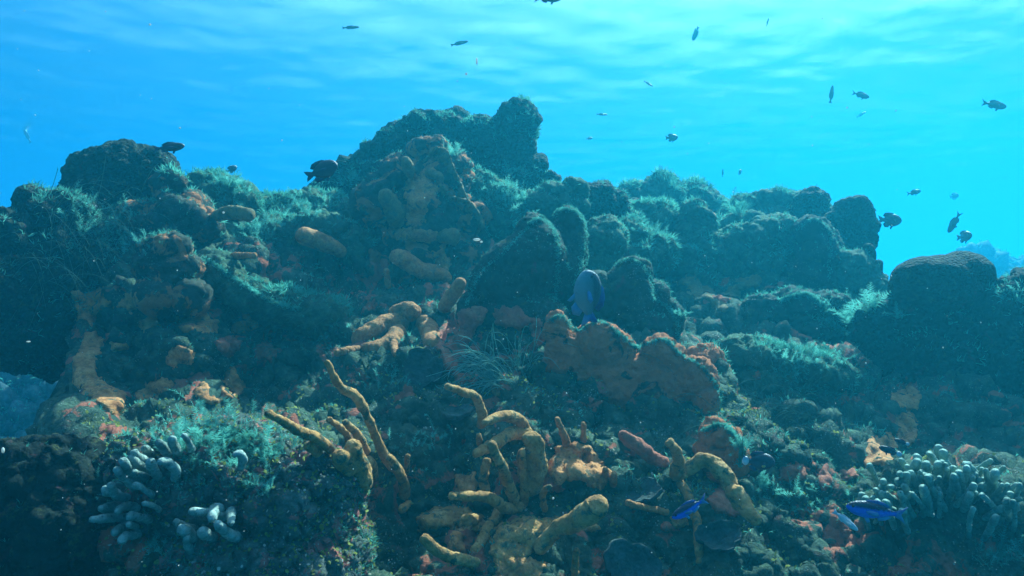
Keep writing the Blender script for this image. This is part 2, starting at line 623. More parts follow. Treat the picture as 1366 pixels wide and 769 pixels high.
# ------------------------------------------------------------------ the reef slope: one sheet from in front of the camera over the ridge down to the seabed
cols = [
    (-700, [(690, 2.6), (740, 2.0), (850, 1.4)]),
    (-200, [(660, 2.4), (720, 1.9), (850, 1.35)]),
    (30, [(650, 2.1), (700, 1.8), (850, 1.3)]),
    (88, [(635, 2.2), (690, 1.85), (850, 1.3)]),
    (120, [(330, 3.6), (480, 3.0), (560, 2.6), (640, 1.95), (850, 1.28)]),
    (160, [(290, 3.8), (420, 3.05), (562, 2.68), (614, 2.05), (700, 1.62), (850, 1.27)]),
    (230, [(272, 3.9), (400, 3.05), (552, 2.75), (592, 2.15), (650, 1.78), (850, 1.27)]),
    (330, [(285, 4.1), (400, 3.3), (548, 2.95), (588, 2.2), (650, 1.8), (850, 1.3)]),
    (420, [(292, 4.3), (420, 3.4), (520, 3.0), (600, 2.3), (690, 1.85), (850, 1.4)]),
    (490, [(262, 4.6), (400, 3.5), (500, 2.95), (600, 2.35), (850, 1.45)]),
    (580, [(215, 4.7), (330, 3.95), (480, 2.9), (600, 2.35), (850, 1.45)]),
    (680, [(225, 4.9), (330, 4.0), (450, 2.95), (600, 2.25), (850, 1.45)]),
    (760, [(278, 5.0), (380, 3.7), (480, 2.8), (600, 2.3), (850, 1.45)]),
    (900, [(282, 5.4), (400, 4.0), (500, 2.95), (600, 2.35), (850, 1.45)]),
    (1050, [(300, 5.4), (400, 4.0), (480, 3.35), (600, 2.45), (850, 1.45)]),
    (1150, [(385, 5.0), (450, 3.9), (520, 3.3), (620, 2.4), (850, 1.45)]),
    (1250, [(410, 3.9), (500, 3.3), (590, 2.8), (645, 2.05), (850, 1.42)]),
    (1366, [(415, 3.7), (500, 3.2), (590, 2.75), (650, 1.95), (850, 1.38)]),
    (1700, [(430, 3.8), (520, 3.2), (650, 2.2), (850, 1.4)]),
    (2100, [(450, 3.9), (520, 3.3), (650, 2.3), (850, 1.4)]),
]
NR = 210
cx = np.array([c[0] for c in cols], float)
tab_py, tab_d = [], []
for _, pts in cols:
    pts = np.array(pts, float)
    t = (pts[:, 0] - pts[0, 0]) / (pts[-1, 0] - pts[0, 0])
    tt = np.linspace(0, 1, NR)
    tab_py.append(np.interp(tt, t, pts[:, 0]))
    tab_d.append(np.interp(tt, t, pts[:, 1]))
tab_py, tab_d = np.array(tab_py), np.array(tab_d)
gx = np.concatenate([np.arange(-700, -60, 12), np.arange(-60, 1430, 3), np.arange(1430, 2101, 12)]).astype(float)
GP = np.array([np.interp(gx, cx, tab_py[:, r]) for r in range(NR)])
GD = np.array([np.interp(gx, cx, tab_d[:, r]) for r in range(NR)])


def blur(a, k, axis):
    ker = np.hanning(2 * k + 3)[1:-1]; ker /= ker.sum()
    pad = [(0, 0), (0, 0)]; pad[axis] = (k, k)
    return np.apply_along_axis(lambda r: np.convolve(r, ker, 'valid'), axis, np.pad(a, pad, mode='edge'))


GD = GD + np.clip((GP - 560) / 290, 0, 1.2) * 0.42          # the lower face is steep down to the frame bottom
GD = blur(blur(GD, 9, 1), 7, 0)
GP = blur(GP, 6, 1)
grid = V(gx[None, :, None], GP[:, :, None], GD[:, :, None])
# over the ridge and down the back, and down in front of the camera
ridge = grid[0]
back = []
for k in range(1, 40):
    s = k / 39.0
    b = ridge.copy()
    b[:, 1] += 0.05 + 4.2 * s
    b[:, 2] = ridge[:, 2] * (1 - s ** 1.3) + (-5.3) * s ** 1.3
    back.append(b)
front = []
base = grid[-1]
for k in range(1, 14):
    s = k / 13.0
    b = base.copy()
    b[:, 1] -= 0.35 * s
    b[:, 2] = base[:, 2] * (1 - s) + (-5.3) * s
    front.append(b)
G = np.concatenate([np.array(back[::-1]), grid, np.array(front)])
nr, nc = G.shape[:2]
RV = G.reshape(-1, 3)
i, j = np.meshgrid(np.arange(nr - 1), np.arange(nc - 1), indexing='ij')
RQ = np.stack([i * nc + j, (i + 1) * nc + j, (i + 1) * nc + j + 1, i * nc + j + 1], -1).reshape(-1, 4)
n0 = vert_normals(RV, RQ)
dist = np.linalg.norm(RV - CAM, axis=1)
amp = np.clip((dist - 0.8) / 2.2, 0.25, 1.0)
RV = RV + n0 * (amp * (0.11 * fbm(RV * 2.6 + 3.1, 3) + 0.05 * billow(RV * 6.5, 3)))[:, None]
RV = terrace(RV, vert_normals(RV, RQ), 0.045, 0.20, 2.0)
RV = RV + vert_normals(RV, RQ) * (0.016 * (0.75 - worley(RV * 13.0)))[:, None]
RV = rough(RV, RQ, 0.014, 17.0, 5.0, 3, 'billow')
RV = rough(RV, RQ, 0.007, 60.0, 9.0, 3, 'fbm', 0.65)
reef = link('reef_slope', [(RV, RQ, 0)], [M_reef], loc=np.zeros(3), kind='structure',
            label='algae covered reef slope rising to a ridge', cat='reef')
solids = [(RV, RQ)]
ROCKN = []

# seabed sheet to the horizon
sv = []
gs = np.concatenate([-np.geomspace(400, 2, 40), np.linspace(-1.8, 1.8, 9), np.geomspace(2, 400, 40)])
X, Y = np.meshgrid(gs, gs + 4.0)
Pz = np.stack([X.ravel(), Y.ravel(), np.zeros(X.size)], 1)
Pz[:, 2] = -5.0 + 0.12 * fbm(Pz * 0.7, 3)
k = len(gs)
i, j = np.meshgrid(np.arange(k - 1), np.arange(k - 1), indexing='ij')
SQ = np.stack([i * k + j, i * k + j + 1, (i + 1) * k + j + 1, (i + 1) * k + j], -1).reshape(-1, 4)
link('seabed', [(Pz, SQ, 0)], [M_sand], loc=np.zeros(3), kind='structure', label='sandy seabed around the reef', cat='seabed')


# ------------------------------------------------------------------ coral heads, rocks and pinnacles
def rock(name, label, cat, lobes, depth, mat, group=None, lump=0.018, lump_f=11.0, mid=0.008, fine=0.0035, fz=900, fz_len=0.022,
         kind='billow', vox=2.3, smooth_it=7, seed=None, ledge=0.03, knob=0.020):
    seed = seed if seed is not None else (lobes[0][0] * 0.37 + lobes[0][1] * 0.11)
    v, q = remesh(lobe_mesh(lobes, depth), vox * depth / F, smooth_it)
    v = rough(v, q, lump * 1.1, lump_f * 0.45, seed + 11, 2, 'fbm')
    if ledge: v = terrace(v, vert_normals(v, q), ledge * depth / 4.0, 0.17, seed)
    if lump: v = rough(v, q, lump, lump_f, seed, 3, kind)
    if knob:
        nn_ = vert_normals(v, q)
        v = v + nn_ * (knob * (0.75 - worley(v * 19.0 + seed)) * np.clip(0.6 + fbm(v * 4 + seed, 2), 0, 1.2))[:, None]
    if mid: v = rough(v, q, mid, 34.0, seed + 3, 3, 'billow')
    if fine: v = rough(v, q, fine, 85.0, seed + 7, 2, 'fbm')
    parts = [(v, q, 0)]
    solids.append((v, q)); ROCKN.append(name)
    if fz:
        rng = np.random.default_rng(int(seed * 10) + 5)
        area = np.linalg.norm(np.cross(v[q[:, 2]] - v[q[:, 0]], v[q[:, 3]] - v[q[:, 1]]), axis=1).sum() * 0.5
        p, n = sample(v, q, int(fz * area) + 10, rng, up=0.45)
        dens = fbm(p * 6 + seed, 3)
        keep = dens > rng.uniform(-0.5, 0.45, len(p))
        ln = fz_len * np.clip(0.75 + 0.9 * dens[keep], 0.3, 1.8)
        parts.append((*fuzz(p[keep], n[keep], np.repeat(ln, 5), 0.095, rng=rng, per=5), 1))
    return link(name, parts, [mat, M_fuzz], label=label, cat=cat, group=group)


T = 'coral_boulder'
rock(T, 'large dark domed coral head standing alone on the left end of the ridge', 'coral head',
     [(132, 240, 36, 36), (172, 236, 42, 40), (200, 240, 32, 36), (160, 262, 66, 34), (110, 262, 22, 26), (222, 258, 17, 28)], 3.75, M_dark, lump=0.016, fz=400, fz_len=0.012, ledge=0.012)
rock('overhang_rock', 'dark shadowed overhanging rock with a small round knob above the gap at left', 'rock',
     [(58, 272, 14, 14, .1), (75, 300, 45, 28, .1), (20, 330, 50, 36), (85, 350, 70, 55, .1), (40, 400, 85, 62), (95, 420, 50, 60, .2), (85, 470, 40, 24, .2), (-40, 390, 80, 80), (20, 450, 40, 34)],
     3.25, M_dark, lump=0.035, lump_f=7, fz=1100, fz_len=0.03)
rock('sponge_rock', 'knobby column of stacked lumps coated in orange sponge left of the ledge', 'rock',
     [(222, 332, 30, 15), (212, 355, 28, 20), (235, 358, 26, 18), (211, 394, 22, 21, -.06), (252, 396, 16, 15, -.04), (225, 375, 30, 22)], 2.95, M_spotted, lump=0.012, fz=700)
rock(T, 'lumpy algae covered rock with a sharp orange lip in front of the dark dome', 'rock',
     [(225, 262, 12, 24), (240, 285, 26, 22), (262, 300, 24, 16), (200, 290, 26, 16), (215, 305, 40, 18)], 3.5, M_spotted, lump=0.02, fz=1500, fz_len=0.03)
rock(T, 'bushy green coral lump at the ridge just right of the dark dome', 'rock',
     [(270, 258, 20, 13), (295, 262, 26, 18), (318, 262, 14, 13), (300, 280, 38, 20)], 3.9, M_head, lump=0.03, fz=2600, fz_len=0.04)
rock(T, 'low crusted rock along the ridge left of the dark swimming fish', 'rock',
     [(350, 280, 30, 13), (385, 283, 22, 12), (412, 277, 20, 14), (440, 282, 24, 14), (395, 298, 70, 22)], 4.1, M_head, lump=0.03, fz=2400, fz_len=0.035)
rock(T, 'rough rock below the ridge behind the long orange slab sponge', 'rock',
     [(370, 322, 40, 22), (430, 318, 44, 24), (470, 330, 40, 24), (330, 330, 40, 18)], 3.8, M_head, lump=0.03, fz=1600, fz_len=0.03)
LEDGEL = rock('ledge_rock', 'pale green turf covered ledge sweeping down below the orange lumps', 'ledge',
     [(300, 375, 34, 16, 0, 1.2, -25), (335, 395, 40, 17, 0, 1.2, -25), (285, 355, 24, 14), (375, 412, 40, 16, 0, 1.2, -10), (420, 420, 40, 18)], 3.15, M_head, lump=0.02, fz=2600, fz_len=0.03)
rock('pinnacle', 'highest reef pinnacle topped by a round knob like a head', 'rock',
     [(686, 166, 23, 23), (670, 176, 16, 14), (668, 196, 24, 20), (640, 180, 17, 16), (622, 186, 16, 14), (650, 202, 24, 20), (692, 205, 16, 22), (676, 222, 26, 22), (708, 228, 15, 18), (716, 250, 22, 20), (734, 258, 12, 12), (690, 248, 28, 24), (655, 245, 34, 36), (628, 222, 18, 30), (612, 205, 14, 16), (670, 265, 56, 34), (700, 280, 48, 26)], 4.55, M_dark, lump=0.024, lump_f=9, mid=0.014, fz=2600, fz_len=0.028, smooth_it=2, ledge=0.0, knob=0.04)
rock(T, 'dark slanting rock shoulder left of the highest pinnacle', 'rock',
     [(612, 166, 20, 8, .35), (575, 180, 34, 15), (595, 190, 30, 22), (552, 196, 30, 18), (525, 212, 26, 16), (560, 225, 50, 30), (500, 232, 28, 22), (480, 250, 26, 26), (462, 262, 18, 20), (530, 260, 60, 40)], 4.6, M_dark, lump=0.040, lump_f=8, mid=0.014, fz=2200, fz_len=0.028, smooth_it=3, ledge=0.045, knob=0.04)
rock('sponge_pillar', 'broad pillar hung with olive and orange sponges below the pinnacle', 'rock',
     [(575, 208, 26, 18), (545, 240, 32, 26), (596, 240, 26, 34), (520, 275, 38, 36), (570, 290, 52, 50), (610, 300, 26, 40), (560, 350, 60, 50), (520, 345, 44, 40), (610, 360, 44, 40), (580, 400, 60, 34)], 3.85, M_spotted, lump=0.03, lump_f=8, fz=800, fz_len=0.022)
rock(T, 'bright green fuzzy rock spur running down right of the sponge pillar', 'rock',
     [(645, 255, 22, 16, 0, 1, -35), (670, 272, 26, 15, 0, 1, -35), (692, 288, 24, 15, 0, 1, -30), (655, 300, 40, 34), (640, 330, 30, 40)], 4.0, M_head, lump=0.02, fz=4500, fz_len=0.04)
FLUTED = rock('fluted_coral', 'tall smooth fluted coral with pale rims in the middle of the reef', 'coral',
     [(690, 365, 76, 46, 0, .8, 46), (716, 338, 30, 52, .02, .8, 10), (690, 425, 72, 36), (640, 415, 30, 26, -.02), (757, 318, 25, 40, .14, .8), (768, 330, 14, 46, .16, .8), (744, 355, 34, 58, .14, .8)], 3.0, M_smooth, lump=0.016, lump_f=6, mid=0.006, fine=0.002, fz=3500, fz_len=0.012, smooth_it=3, kind='fbm', ledge=0, knob=0)
rock(T, 'flat scalloped ledge coral peeking over the fluted coral', 'coral',
     [(740, 262, 30, 12), (715, 268, 22, 10), (765, 256, 16, 11), (735, 275, 45, 14)], 4.0, M_head, lump=0.02, fz=1500)
rock(T, 'rounded dark coral lump just right of the scalloped ledge', 'coral head',
     [(796, 270, 24, 20), (815, 282, 18, 18), (785, 290, 28, 20)], 4.2, M_dark, lump=0.02, fz=900)
rock(T, 'egg shaped coral lump with a crusty green cap right of the fluted coral', 'coral head',
     [(803, 325, 24, 26), (800, 350, 26, 26)], 3.6, M_head, lump=0.016, fz=1800, fz_len=0.018)
rock(T, 'crumbly green topped rock between egg shaped lump and pointed pillar', 'rock',
     [(842, 322, 26, 15), (866, 330, 22, 16), (850, 345, 34, 24), (830, 300, 24, 16, .3), (870, 295, 26, 18, .4)], 3.9, M_head, lump=0.03, fz=3000, fz_len=0.03)
rock(T, 'hazy lump with a spiky sprig on the ridge above the crumbly rock', 'coral head',
     [(884, 252, 18, 13), (880, 268, 28, 18), (850, 275, 26, 18)], 5.4, M_head, lump=0.04, fz=1500, fz_len=0.05)
rock(T, 'small hazy rounded head right of the sprigged lump', 'coral head',
     [(925, 262, 14, 10), (940, 275, 26, 14), (915, 278, 22, 16)], 5.5, M_head, lump=0.03, fz=1200, fz_len=0.04)
rock('pointed_pillar', 'narrow pointed pillar shaggy with algae in the right middle', 'rock',
     [(928, 288, 13, 20), (926, 315, 19, 30), (930, 350, 30, 40), (955, 360, 22, 44), (905, 355, 30, 40), (930, 395, 50, 40)], 4.2, M_head, lump=0.022, fz=2600, fz_len=0.03)
SMOOTHC = rock('smooth_coral', 'smooth rounded coral with a faint pale rim below the egg shaped lump', 'coral',
     [(842, 375, 26, 28), (835, 400, 40, 40), (868, 405, 18, 28), (888, 428, 18, 26), (850, 440, 46, 36), (795, 405, 34, 40)], 3.1, M_smooth, lump=0.014, lump_f=8, mid=0.005, fz=2200, fz_len=0.013, ledge=0.008, knob=0)
REDMASS = rock('sponge_mass', 'big lumpy mass of red sponge spreading right of the blue grey fish', 'sponge',
     [(743, 440, 14, 23, 0, .7), (752, 480, 26, 40, 0, .7), (800, 462, 34, 30, 0, .6), (822, 470, 24, 26, .01, .6), (886, 476, 27, 25, 0, .6), (930, 508, 30, 30, -.02, .6), (943, 542, 19, 30, -.04, .7), (920, 566, 26, 20, -.05, .7), (795, 515, 60, 38, 0, .45), (860, 520, 60, 42, 0, .45), (885, 572, 22, 15, -.05)], 2.62, M_redmass, lump=0.012, lump_f=9, mid=0.008, fz=500, fz_len=0.010, ledge=0.0, knob=0.008, smooth_it=3, kind='fbm')
rock('sponge_lump', 'small red sponge lump tucked behind the right end of the big red mass', 'sponge',
     [(940, 480, 16, 16), (952, 495, 13, 14)], 2.85, M_redmass, lump=0.012, fz=900)
LUMPS = rock('sponge_lump', 'pair of fuzzy rimmed red lumps above the tapering orange sponge', 'sponge',
     [(958, 582, 20, 16), (975, 612, 16, 16, -.02), (955, 610, 18, 20)], 2.28, M_redmass, lump=0.012, fz=2500, fz_len=0.018)
rock(T, 'broad cushion of pale algae on the right part of the ridge', 'coral head',
     [(1030, 275, 26, 13), (1000, 282, 24, 13), (1055, 280, 20, 15), (1020, 295, 50, 18)], 5.0, M_head, lump=0.03, fz=4500, fz_len=0.035)
rock(T, 'bell shaped coral head on the ridge left of the large round head', 'coral head',
     [(1082, 275, 20, 18), (1080, 295, 26, 22), (1070, 315, 34, 20)], 4.7, M_dark, lump=0.02, fz=900, fz_len=0.02)
rock(T, 'large round coral head at the right end of the ridge beside a dark fish', 'coral head',
     [(1136, 286, 26, 23), (1145, 305, 23, 24), (1120, 300, 20, 22), (1152, 320, 18, 14), (1135, 335, 22, 20)], 4.4, M_dark, lump=0.012, fz=500, fz_len=0.015, kind='fbm', ledge=0.01, knob=.008)
COLUMN = rock('column_coral', 'smooth domed coral column with one bright edge below the bell shaped head', 'coral',
     [(1085, 312, 22, 20), (1088, 340, 24, 36), (1080, 380, 30, 40), (1110, 335, 12, 26, .1)], 4.0, M_smooth, lump=0.014, mid=0.005, fz=1500, fz_len=0.014, ledge=0.008, knob=0)
rock(T, 'jumble of rough lumps left of the domed coral column', 'rock',
     [(990, 330, 40, 20), (1030, 318, 32, 20), (1010, 355, 50, 26), (1045, 350, 30, 24), (970, 345, 26, 24), (1000, 395, 60, 30), (985, 305, 26, 14, .4)], 4.2, M_head, lump=0.035, fz=1800, fz_len=0.028)
FANROCK = rock('fan_rock', 'curled rock with a frilly bright edge above the sunlit ledge', 'rock',
     [(1065, 415, 32, 20, 0, 1, -10), (1095, 420, 22, 24, 0, 1, -40), (1060, 440, 46, 24), (1108, 440, 16, 18), (1020, 425, 34, 24)], 3.6, M_smooth, lump=0.02, fz=1600, fz_len=0.02)
rock(T, 'cluster of rough stubs under the arch at the right end of the ridge', 'rock',
     [(1130, 370, 22, 30), (1150, 385, 20, 26), (1125, 410, 30, 30), (1168, 400, 12, 30)], 4.0, M_head, lump=0.024, fz=1400, fz_len=0.022)
rock('ledge_rock', 'long low ledge with a sunlit turf top in the right middle', 'ledge',
     [(1030, 480, 46, 16, 0, 1.6, -8), (1080, 495, 52, 18, 0, 1.6, -14), (1040, 515, 70, 30), (1110, 520, 40, 24), (990, 475, 30, 16)], 3.05, M_head, lump=0.018, fz=3800, fz_len=0.025)
rock('brain_coral', 'big dark brain coral head with a two humped top near right edge', 'coral head',
     [(1230, 376, 40, 34), (1284, 370, 40, 35), (1257, 374, 54, 33), (1255, 388, 64, 30), (1308, 378, 18, 24), (1200, 384, 14, 22)], 3.2, M_brain, lump=0.008, lump_f=8, mid=0.0, fine=0.0, fz=0, kind='fbm', ledge=0, knob=0)
rock('rock_pedestal', 'dark shadowed rock pedestal under the big brain coral', 'rock',
     [(1215, 430, 50, 34), (1280, 430, 50, 34), (1240, 480, 70, 50), (1180, 440, 26, 30), (1320, 470, 40, 50)], 3.3, M_dark, lump=0.028, fz=1300, fz_len=0.03)
rock(T, 'dark rock cut by the right edge of the picture', 'rock',
     [(1352, 400, 28, 26), (1350, 440, 34, 40), (1375, 420, 40, 50), (1360, 490, 40, 40)], 3.1, M_dark, lump=0.025, fz=1500, fz_len=0.03)
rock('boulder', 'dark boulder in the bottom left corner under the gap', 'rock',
     [(50, 640, 60, 44), (-30, 660, 70, 50), (90, 700, 80, 66), (20, 730, 90, 70)], 1.85, M_shade, lump=0.03, lump_f=8, fz=250, fz_len=0.014)
rock('coral_mound', 'rubbly mound carrying the fat finger corals at lower left', 'rock',
     [(290, 640, 110, 56), (380, 665, 90, 60), (230, 690, 80, 60), (330, 740, 150, 70), (190, 640, 40, 40)], 1.95, M_rubble, lump=0.02, lump_f=12, mid=0.014, fz=2600, fz_len=0.014)
rock('far_reef', 'faint blue reef hump beyond the brain coral at far right', 'reef',
     [(1312, 346, 18, 10, -.5), (1340, 362, 20, 12), (1355, 357, 8, 10), (1380, 362, 30, 16), (1330, 375, 60, 22), (1420, 370, 60, 30), (1370, 740, 90, 370), (1420, 600, 80, 230), (1330, 430, 40, 60)], 14.0, M_far, lump=0.12, lump_f=3, mid=0.03, fz=60, fz_len=.1)
rock('far_reef', 'pale blue distant coral hump seen through the gap at far left', 'reef',
     [(20, 560, 50, 50), (60, 545, 34, 46), (-20, 600, 60, 60), (60, 600, 50, 40), (30, 510, 14, 14), (-60, 560, 60, 60), (5, 520, 16, 20), (0, 1150, 120, 600), (20, 750, 90, 200)], 6.0, M_far, lump=0.07, lump_f=4, mid=0.03, fz=400, fz_len=.07)

# ------------------------------------------------------------------ look-up of what stands at a pixel
ALLV, ALLQ = merge(solids)
TRI = np.concatenate([ALLQ[:, [0, 1, 2]], ALLQ[:, [0, 2, 3]]])
BVH = BVHTree.FromPolygons(ALLV.tolist(), TRI.tolist(), all_triangles=True)


def hit(px, py):
    d = CF + (px - 683.0) / F * CR + (384.5 - py) / F * CU
    loc, n, idx, dist = BVH.ray_cast(Vector(CAM), Vector(d))
    if loc is None:
        return None, None, None
    loc = np.array(loc)
    n = np.array(n)
    if n @ d > 0: n = -n
    return loc, n, float((loc - CAM) @ CF)


def dep(px, py, default=2.6):
    return hit(px, py)[2] or default


# ------------------------------------------------------------------ algae turf over the slope
vis = (RV[RQ].mean(1) - CAM)
vx = vis @ CR / np.maximum(vis @ CF, 0.1)
vy = vis @ CU / np.maximum(vis @ CF, 0.1)
inview = (np.abs(vx) < 0.85) & (vy > -0.50) & (vis @ CF > 0.8) & (vis @ CF < 6.5)
VQ = RQ[inview]
p, n = sample(RV, VQ, 60000, RNG, up=0.7)
dens = fbm(p * 5 + 2, 3)
pxs = 683 + F * ((p - CAM) @ CR) / ((p - CAM) @ CF)
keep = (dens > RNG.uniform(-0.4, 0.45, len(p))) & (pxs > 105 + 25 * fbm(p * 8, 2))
link('turf_algae', [(*fuzz(p[keep], n[keep], np.repeat(0.016 * np.clip(0.7 + dens[keep], .3, 1.7), 4), 0.16, per=4), 0)], [M_fuzz], loc=np.zeros(3), kind='stuff', label='short fuzzy turf algae covering the reef rock', cat='algae')
p, n = sample(RV, VQ, 100000, RNG, up=1.4)
near = np.linalg.norm(p - CAM, axis=1)
pxs = 683 + F * ((p - CAM) @ CR) / ((p - CAM) @ CF)
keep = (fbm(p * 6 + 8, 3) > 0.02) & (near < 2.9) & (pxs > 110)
link('leafy_algae', [(*flakes(p[keep], n[keep], 0.0065), 0)], [M_leaf], loc=np.zeros(3), kind='stuff', label='tiny yellow green leafy algae between the sponges', cat='algae')
p, n = sample(RV, VQ, 26000, RNG, up=1.4)
near = np.linalg.norm(p - CAM, axis=1)
keep = (fbm(p * 4 + 31, 3) > 0.05) & (near < 2.7)
link('shell_litter', [(*flakes(p[keep], n[keep], 0.005), 0)], [M_flake], loc=np.zeros(3), kind='stuff', label='pale crumbs of shell and sand caught on the lower reef', cat='shell grit')


MV, MQ = next(sv_ for sv_, nm in zip(solids[1:], ROCKN) if nm == 'coral_mound')
p, n = sample(MV, MQ, 9000, RNG, up=1.4)
link('leafy_algae', [(*flakes(p, n, 0.0055), 0)], [M_leaf], loc=np.zeros(3), kind='stuff', label='tiny leafy algae scattered over the rubbly mound', cat='algae')
p, n = sample(MV, MQ, 4000, RNG, up=1.4)
link('shell_litter', [(*flakes(p, n, 0.0045), 0)], [M_flake], loc=np.zeros(3), kind='stuff', label='pale crumbs scattered over the rubbly mound', cat='shell grit')


# ------------------------------------------------------------------ encrusting sponges: raised sheets that follow the rock
def crust(name, label, poly, mat, thick=0.014, step=2.0, ragged=5.0, seed=0, group=None, cat='sponge'):
    poly = np.array(poly, float)
    lo, hi = poly.min(0) - 8, poly.max(0) + 8
    xs, ys = np.arange(lo[0], hi[0], step), np.arange(lo[1], hi[1], step)
    PX, PY = np.meshgrid(xs, ys)
    P = np.stack([PX.ravel(), PY.ravel()], 1)
    inside = np.zeros(len(P), bool)
    sd = np.full(len(P), 1e9)
    for a, b in zip(poly, np.roll(poly, -1, 0)):
        ab = b - a
        t = np.clip(((P - a) @ ab) / (ab @ ab), 0, 1)
        sd = np.minimum(sd, np.linalg.norm(P - a - t[:, None] * ab, axis=1))
        with np.errstate(divide='ignore', invalid='ignore'):
            c = ((a[1] > P[:, 1]) != (b[1] > P[:, 1])) & (P[:, 0] < ab[0] * (P[:, 1] - a[1]) / ab[1] + a[0])
        inside ^= c
    sd = np.where(inside, sd, -sd)
    q3 = np.stack([P[:, 0] / 17.0, P[:, 1] / 17.0, np.full(len(P), seed + poly[0, 0] * .1)], 1)
    sd = sd + ragged * fbm(q3, 4, 0.6)
    D = np.full(len(P), np.nan); N = np.zeros((len(P), 3))
    for kk in np.nonzero(sd > -4)[0]:
        _, nn, d = hit(P[kk, 0], P[kk, 1])
        if d: D[kk] = d; N[kk] = nn
    shp = PX.shape
    Dg = D.reshape(shp)
    for _ in range(6):                          # the sheet bridges the smallest pits
        pad = np.pad(Dg, 1, constant_values=np.nan)
        st = np.stack([pad[1:-1, 1:-1], pad[:-2, 1:-1], pad[2:, 1:-1], pad[1:-1, :-2], pad[1:-1, 2:]])
        with np.errstate(all='ignore'):
            import warnings
            with warnings.catch_warnings():
                warnings.simplefilter('ignore')
                mean = np.nanmean(st, 0)
        Dg = np.where(np.isnan(Dg), np.nan, np.minimum(0.5 * Dg + 0.5 * mean, Dg + 0.01))
    D = Dg.ravel()
    pts = V(P[:, :1], P[:, 1:], np.nan_to_num(D, nan=1.0)[:, None])
    view = _unit(CAM - pts)
    nn = _unit(N * 0.35 + view * 0.8 + 1e-6)
    s = np.clip(sd / 6.0, -0.6, 1)
    h = thick * np.where(s > 0, np.sqrt(np.clip(1 - (1 - np.clip(s, 0, 1)) ** 2, 0, 1)), 1.6 * s)
    h = h + (s > 0) * 0.35 * thick * fbm(pts * 38.0 + seed, 3)
    pts = pts + nn * h[:, None]
    ids = np.arange(len(P)).reshape(shp)
    Q = np.stack([ids[:-1, :-1], ids[1:, :-1], ids[1:, 1:], ids[:-1, 1:]], -1).reshape(-1, 4)
    dq = D[Q]
    with np.errstate(all='ignore'):
        ok = ~np.isnan(dq).any(1) & ((np.nanmax(dq, 1) - np.nanmin(dq, 1)) < 0.09) & (sd[Q].max(1) > -3)
    okg = ok.reshape(shp[0] - 1, shp[1] - 1)        # keep the one connected sheet
    lab = np.zeros(okg.shape, int)
    best, nl = (0, 0), 0
    for st in zip(*np.nonzero(okg)):
        if lab[st]: continue
        nl += 1
        stack, cnt = [st], 0
        lab[st] = nl
        while stack:
            r, c = stack.pop(); cnt += 1
            for r2, c2 in ((r + 1, c), (r - 1, c), (r, c + 1), (r, c - 1)):
                if 0 <= r2 < okg.shape[0] and 0 <= c2 < okg.shape[1] and okg[r2, c2] and not lab[r2, c2]:
                    lab[r2, c2] = nl; stack.append((r2, c2))
        best = max(best, (cnt, nl))
    Q = Q[(lab == best[1]).ravel() & ok]
    used, inv = np.unique(Q, return_inverse=True)
    return link(name, [(pts[used], inv.reshape(-1, 4), 0)], [mat], label=label, cat=cat, group=group)


E = 'encrusting_sponge'
crust(E, 'square orange sponge patch highest on the dark cliff at left', [(96, 390), (138, 387), (146, 405), (130, 416), (121, 434), (104, 426)], M_crust)
crust(E, 'rounded orange sponge patch under the square patch on the left cliff', [(110, 446), (130, 441), (137, 458), (130, 475), (108, 470)], M_crust)
crust(E, 'long ragged orange sponge patch running down the left cliff to the feathery mound', [(98, 474), (124, 468), (130, 500), (150, 517), (170, 528), (164, 544), (150, 556), (133, 544), (118, 522), (98, 512)], M_crust)
crust(E, 'slanting orange sponge streak midway between the long ragged patch and the hooked patch', [(182, 526), (194, 512), (226, 502), (229, 516), (206, 530), (188, 536)], M_crust)
crust(E, 'small orange sponge spot on the cliff below the stacked orange lumps', [(185, 428), (205, 424), (212, 434), (196, 441), (184, 438)], M_crust, ragged=3)
crust(E, 'thin orange sponge streak right of the rounded patch on the left cliff', [(145, 457), (168, 456), (172, 465), (150, 468)], M_crust, ragged=3)
crust(E, 'red brown sponge disc on the cliff above the hooked orange patch', [(283, 456), (304, 447), (323, 455), (321, 470), (302, 478)], M_red, thick=0.03, ragged=3)
crust(E, 'hooked orange sponge patch on the cliff above the feathery mound', [(260, 522), (273, 505), (278, 528), (294, 530), (300, 500), (308, 487), (322, 503), (327, 516), (315, 530), (290, 540), (266, 537)], M_crust)
crust(E, 'red sponge smear left of the thread tuft beside the orange arch', [(588, 432), (612, 412), (640, 408), (652, 416), (636, 440), (618, 468), (604, 498), (588, 494), (584, 458)], M_red)
crust(E, 'ragged red sponge patch above the thread tuft under the fluted coral', [(655, 413), (690, 405), (701, 420), (718, 428), (692, 442), (664, 432)], M_red, ragged=7)
crust(E, 'small red sponge patch between the thread tuft and the big red mass', [(706, 436), (722, 430), (728, 450), (712, 456)], M_red)
crust(E, 'red sponge rim just below the thread tuft', [(600, 500), (620, 494), (640, 500), (632, 512), (612, 512)], M_red)
crust(E, 'broad tan sponge sheet at the foot of the coiled finger sponge', [(552, 690), (600, 672), (640, 684), (652, 710), (610, 704), (560, 708)], M_tan)
crust(E, 'tan sponge sheet under the smooth bulging lobe', [(660, 700), (700, 690), (740, 690), (790, 690), (800, 706), (750, 712), (720, 726), (700, 745), (668, 765), (655, 740)], M_tan)
crust(E, 'thin orange sponge strip below the two crossed fingers', [(600, 706), (616, 704), (622, 740), (606, 756), (596, 740)], M_crust)
crust(E, 'orange sponge film at the bottom edge under the tan sheet', [(660, 752), (690, 740), (730, 750), (720, 775), (660, 775)], M_crust)
crust(E, 'orange sponge heap carrying short upright fingers right of the coiled sponge', [(742, 598), (762, 590), (790, 594), (806, 620), (822, 632), (800, 654), (770, 640), (744, 648), (730, 636), (736, 612)], M_crust, thick=0.03)
